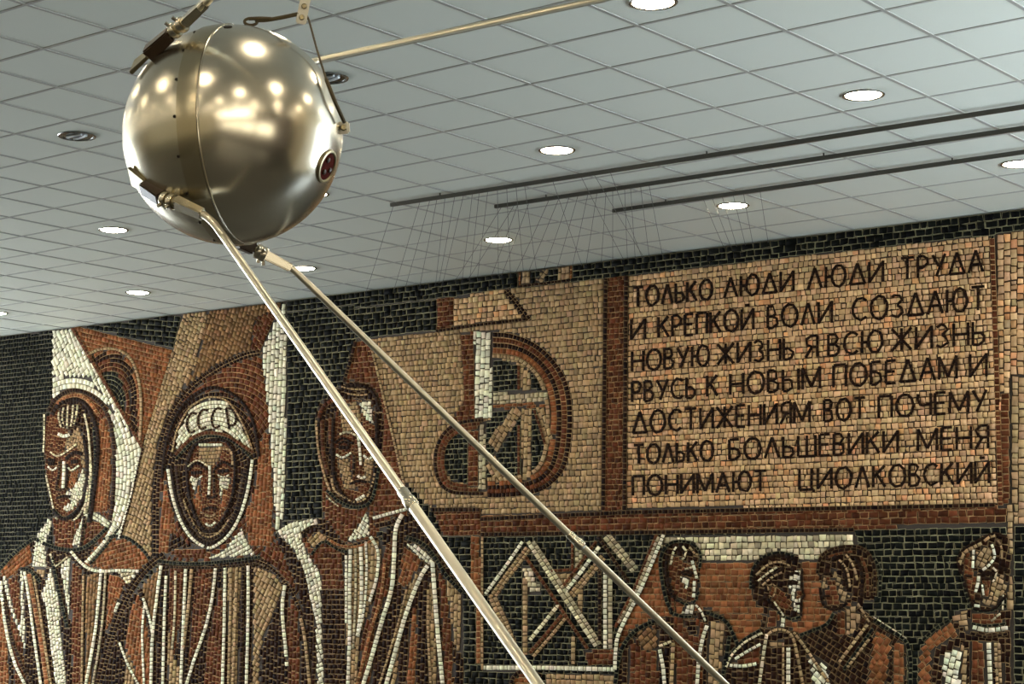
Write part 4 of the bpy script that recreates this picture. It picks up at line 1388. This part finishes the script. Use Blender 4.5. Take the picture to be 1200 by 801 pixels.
def antenna(curve, tip0, tip1, total, joint, label, r0=0.0096, r1=0.0112):
    """bent metal whip: a short curve out of the mount, then a straight tube"""
    d = (tip1 - tip0).normalized()
    bm = bmesh.new()
    L = (tip1 - tip0).length
    jt = joint
    pts = curve + [tip0, tip0 + d * jt]
    add_tube(bm, [Vector(q) for q in catmull3(pts[:-1]) + [pts[-1]]], r0, 18)
    end = tip0 + d * total
    add_tube(bm, [tip0 + d * (jt + 0.01), end], [r1, r1 * 0.85], 18)
    o = spart('antenna', bm, m_rod, label)
    bm = bmesh.new()
    add_tube(bm, [tip0 + d * (jt - 0.035), tip0 + d * (jt - 0.03), tip0 + d * (jt - 0.004), tip0 + d * jt, tip0 + d * (jt + 0.02), tip0 + d * (jt + 0.026)],
             [r0 + .0005, r0 + .0028, r0 + .0028, r0 + .005, r0 + .005, r1], 18)
    child(bm, 'collar', m_steel, o)
    return o


def catmull3(pts, n=6):
    out = []
    for k in range(len(pts) - 1):
        a, b, c, d = pts[max(k - 1, 0)], pts[k], pts[k + 1], pts[min(k + 2, len(pts) - 1)]
        for q in range(n):
            t = q / n
            out.append(.5 * ((2 * b) + (c - a) * t + (2 * a - 5 * b + 4 * c - d) * t * t + (3 * b - a - 3 * c + d) * t ** 3))
    out.append(pts[-1])
    return out


def mount(par, root, mid, neck, tip, out):
    """foot plate, dark block, two clamp rings and a flattened socket; out = direction off the sphere"""
    d1 = (mid - root).normalized()
    bm = bmesh.new()
    fm = frame_mtx(root - d1 * 0.03, d1, out)
    add_block(bm, fm, 0.012, 0.062, -0.034, 0.035, 0.75, 0.002)
    child(bm, 'foot_plate', m_iron, par)
    bm = bmesh.new()
    bmx = frame_mtx(root, d1, out)
    add_block(bm, bmx, 0.038, 0.040, 0.0, (mid - root).length, 0.85, 0.004)
    child(bm, 'mount_block', m_bronze, par, 'dark brown mount block')
    d2 = (neck - mid).normalized()
    L2 = (neck - mid).length
    for f in (0.12, 0.62):
        bm = bmesh.new()
        add_lathe(bm, [(0.012, 0.0), (0.02, 0.0), (0.0215, 0.004), (0.0215, 0.012), (0.02, 0.016), (0.012, 0.016)], frame_mtx(mid + d2 * L2 * f, d2), 22)
        add_tube(bm, [mid + d2 * (L2 * f + 0.008) + out * 0.018, mid + d2 * (L2 * f + 0.008) + out * 0.032], 0.005, 8)
        child(bm, 'clamp_ring', m_steel, par)
    bm = bmesh.new()
    add_tube(bm, [mid - d1 * 0.004, neck + d2 * 0.006], 0.0135, 16)
    child(bm, 'socket_tube', m_iron, par)
    d3 = (tip - neck).normalized()
    bm = bmesh.new()
    f3 = frame_mtx(neck, d3, out)
    Ls = (tip - neck).length
    add_block(bm, f3, 0.026, 0.034, 0.0, Ls, 0.85, 0.003)
    child(bm, 'flat_socket', m_steel, par)


# front lower antenna, coming towards us
A0, A1 = at(262, 277, 4.77), at(630, 801, 3.46)
dj = (A1 - A0).length * line_at_px(A0, A1, 479)
a1 = antenna([at(226, 244.5, 4.83), at(238, 251, 4.81), at(250, 261, 4.79)], A0, A1, 2.35, dj,
             'long antenna crossing the picture nearest to us, from lower left of the sphere', 0.0098, 0.0115)
_, n1 = surf(190, 228)
mount(a1, at(170, 218, 4.935), at(190, 232.5, 4.89), at(206, 237, 4.86), at(238, 251, 4.81), n1)
# rear lower antenna
B0, B1 = at(344, 316, 5.30), at(850, 801, 5.58)
a2 = antenna([at(322, 303, 5.29), at(334, 309, 5.295)], B0, B1, 2.3, (B1 - B0).length * line_at_px(B0, B1, 676),
             'antenna below the sphere running to the lower right behind the nearest one', 0.0098, 0.0105)
mount(a2, at(280, 283, 5.26), at(298, 292, 5.28), at(310, 298, 5.285), at(341, 314, 5.298), -UP)
# rear upper antenna
D0, D1 = at(372, 71, 5.33), at(700, 0, 5.58)
a3 = antenna([at(340, 82, 5.27), at(356, 75.5, 5.3)], D0, D1, 2.3, 1.2, 'antenna behind the sphere running to the upper right under the ceiling', 0.0102, 0.0102)
mount(a3, at(290, 96, 5.29), at(306, 92, 5.29), at(318, 89, 5.28), at(344, 81, 5.275), UP)
# front upper antenna, leaving the top of the picture
E0 = at(262, -16, 4.80)
E1 = E0 + (RIGHT * 0.658 + UP * 0.402 - FWD * 0.637)
a4 = antenna([at(234, 10, 4.85), at(243, 2, 4.835), at(251, -7, 4.815)], E0, E1, 2.3, 0.8, 'antenna on a dark mount leaving the top of the picture at upper left', 0.0098, 0.0112)
_, n4 = surf(185, 75)
n4 = (n4 + UP * 0.3 - RIGHT * 0.6).normalized()
mount(a4, at(174, 63, 4.98), at(201, 39, 4.93), at(217, 26, 4.90), at(243, 2, 4.84), n4)

# ------------------------------------------------------------------ the sling it hangs from
top = at(357, -2, 5.06)
sl = thing('hanging_sling', 'cream hanger plate with two dark cables that carries the metal sphere', 'sling', top)


def slpart(name, bm, material, label=None, par=None):
    bmesh.ops.translate(bm, verts=bm.verts, vec=-top)
    o = obj(name, bm, material, None)
    o.parent = par or sl
    if label:
        o['label'] = label
    return o


plo, phi_ = at(353.5, 22, 5.06), at(360, -12, 5.06)
bm = bmesh.new()
pd = (phi_ - plo)
pmx = frame_mtx(plo - pd.normalized() * 0.014, pd, FWD)
add_block(bm, pmx, 0.006, 0.028, 0.0, pd.length + 0.03, 1.0, 0.0028)
plate = slpart('hanger_plate', bm, m_plate, 'cream painted metal strap')
for px_, py_ in ((353.7, 20.5), (356.5, 7.5), (359, -5)):
    bm = bmesh.new()
    p = at(px_, py_, 5.056)
    add_lathe(bm, [(0.0075, 0.0), (0.0075, 0.004), (0.005, 0.0065), (0.0005, 0.0068)], frame_mtx(p, -FWD), 14, (True, True))
    slpart('rivet', bm, m_iron, None, plate)
bm = bmesh.new()
add_tube(bm, catmull3([eyep + RIGHT * 0.012 + UP * 0.004, at(312, 23.5, 5.085), at(330, 20.5, 5.075), at(349, 16.5, 5.065), at(356, 15, 5.065)]), 0.0055, 10)
add_tube(bm, catmull3([eyep - RIGHT * 0.005 + UP * 0.008, at(305, 21.5, 5.083), at(318, 22, 5.08)]), 0.005, 10)
slpart('cable', bm, m_rope)
bm = bmesh.new()
add_tube(bm, catmull3([at(357, 16, 5.062), at(362, 24, 5.06), at(372, 60, 5.01), at(384, 98, 4.955)]), 0.003, 8)
add_tube(bm, catmull3([at(382, 92, 4.96), at(391, 115, 4.955), at(398, 131, 4.975), at(403.5, 143, 5.0)]), [0.0055] * 19, 10)
slpart('cable', bm, m_rope)
bm = bmesh.new()
up_ = phi_ + pd.normalized() * 0.01
add_tube(bm, [up_, up_ + Vector((0, 0, H - up_.z))], 0.004, 8)
slpart('suspension_wire', bm, m_rope)

# ------------------------------------------------------------------ rails with strung cords near the mural
m_rail = mat('dark_rail_metal', (62, 60, 52), 0.45, metal=0.4)
m_cord = mat('grey_cord', (96, 96, 90), 0.8)
RZ = H - 0.035
RAILS = [
    ((458, 240), (1200, 125), 'nearest dark ceiling rail of three, reaching furthest left, with cords strung behind',
     [((457, 252), (441, 304)), ((490, 242), (468, 318)), ((502, 239), (482, 312)), ((511, 237), (493, 330)), ((521, 234), (511, 329)), ((532, 233), (515, 328)),
      ((542, 232), (520, 327)), ((553, 230), (542, 325)), ((561, 229), (551, 323)), ((571, 227), (560, 322)), ((583, 225), (584, 317)), ((594, 222), (598, 317)),
      ((605, 220), (613, 315)), ((615, 217), (628, 313)), ((648, 211), (668, 270)), ((682, 207), (706, 255)), ((697, 204), (724, 250)), ((716, 202), (732, 246))]),
    ((580, 242), (1200, 150), 'middle dark ceiling rail of the three, with the densest strung cords',
     [((582, 250), (536, 325)), ((597, 248), (552, 322)), ((605, 243), (578, 318)), ((618, 241), (590, 317)), ((640, 240), (607, 314)), ((652, 238), (622, 312)), ((665, 235), (640, 309)), ((676, 232), (655, 307)),
      ((688, 230), (672, 306)), ((699, 228), (688, 303)), ((710, 226), (705, 301)), ((718, 224), (718, 299)), ((732, 220), (735, 298)), ((739, 219), (744, 297)),
      ((751, 219), (760, 295)), ((761, 217), (775, 293))]),
    ((718, 247), (1200, 178), 'farthest and shortest of the three dark ceiling rails, next to the mural',
     [((816, 211), (846, 285)), ((827, 209), (854, 283)), ((840, 206), (861, 281)), ((854, 204), (872, 281)), ((867, 201), (881, 279)), ((887, 198), (899, 277))]),
]
WALLTOP = H - 0.03
for (pa, pb, lab_, cords) in RAILS:
    a, b = at_z(*pa, RZ), at_z(*pb, RZ)
    d = (b - a).normalized()
    b = a + d * ((XS - 0.06 - a.x) / d.x)
    rl = thing('ceiling_rail', lab_, 'rail', a, 'ceiling rails before the mural')
    bm = bmesh.new()
    mx = frame_mtx(Vector((0, 0, 0)), d, Vector((0, 0, 1)))
    add_block(bm, mx, 0.03, 0.026, 0.0, (b - a).length, 1.0, 0.003)
    obj('rail_bar', bm, m_rail, rl)
    k = 0.5
    while k < (b - a).length:
        bm = bmesh.new()
        p = d * k
        add_tube(bm, [p + Vector((0, 0, 0.01)), p + Vector((0, 0, H - RZ + .002))], 0.006, 8)
        obj('rail_hanger', bm, m_rail, rl)
        k += 2.4
    for (t0, t1) in cords:
        # start on the rail line, end on the mural's upper edge
        q0 = at_z(*t0, RZ)
        q1 = at_z(*t1, RZ)
        s = (q0 - a).dot(d)
        s = max(0.02, s)
        st = a + d * s
        dirv = (q1 - q0)
        if dirv.dot(-WN) < 1e-3:
            continue
        q0s = q0
        tt = (WN.dot(W0) + 0.02 - WN.dot(q0s)) / WN.dot(dirv)
        en = q0s + dirv * tt
        en.z = WALLTOP
        # slide the start back along the cord's own line to the rail
        nrm = Vector((-d.y, d.x, 0))
        den = nrm.dot(dirv)
        st = q0 - dirv * (nrm.dot(q0 - a) / den)
        st.z = RZ - 0.012
        bm = bmesh.new()
        add_tube(bm, [st - a, (st + en) / 2 - a - Vector((0, 0, 0.006)), en - a], 0.0023, 5)
        obj('cord', bm, m_cord, rl)
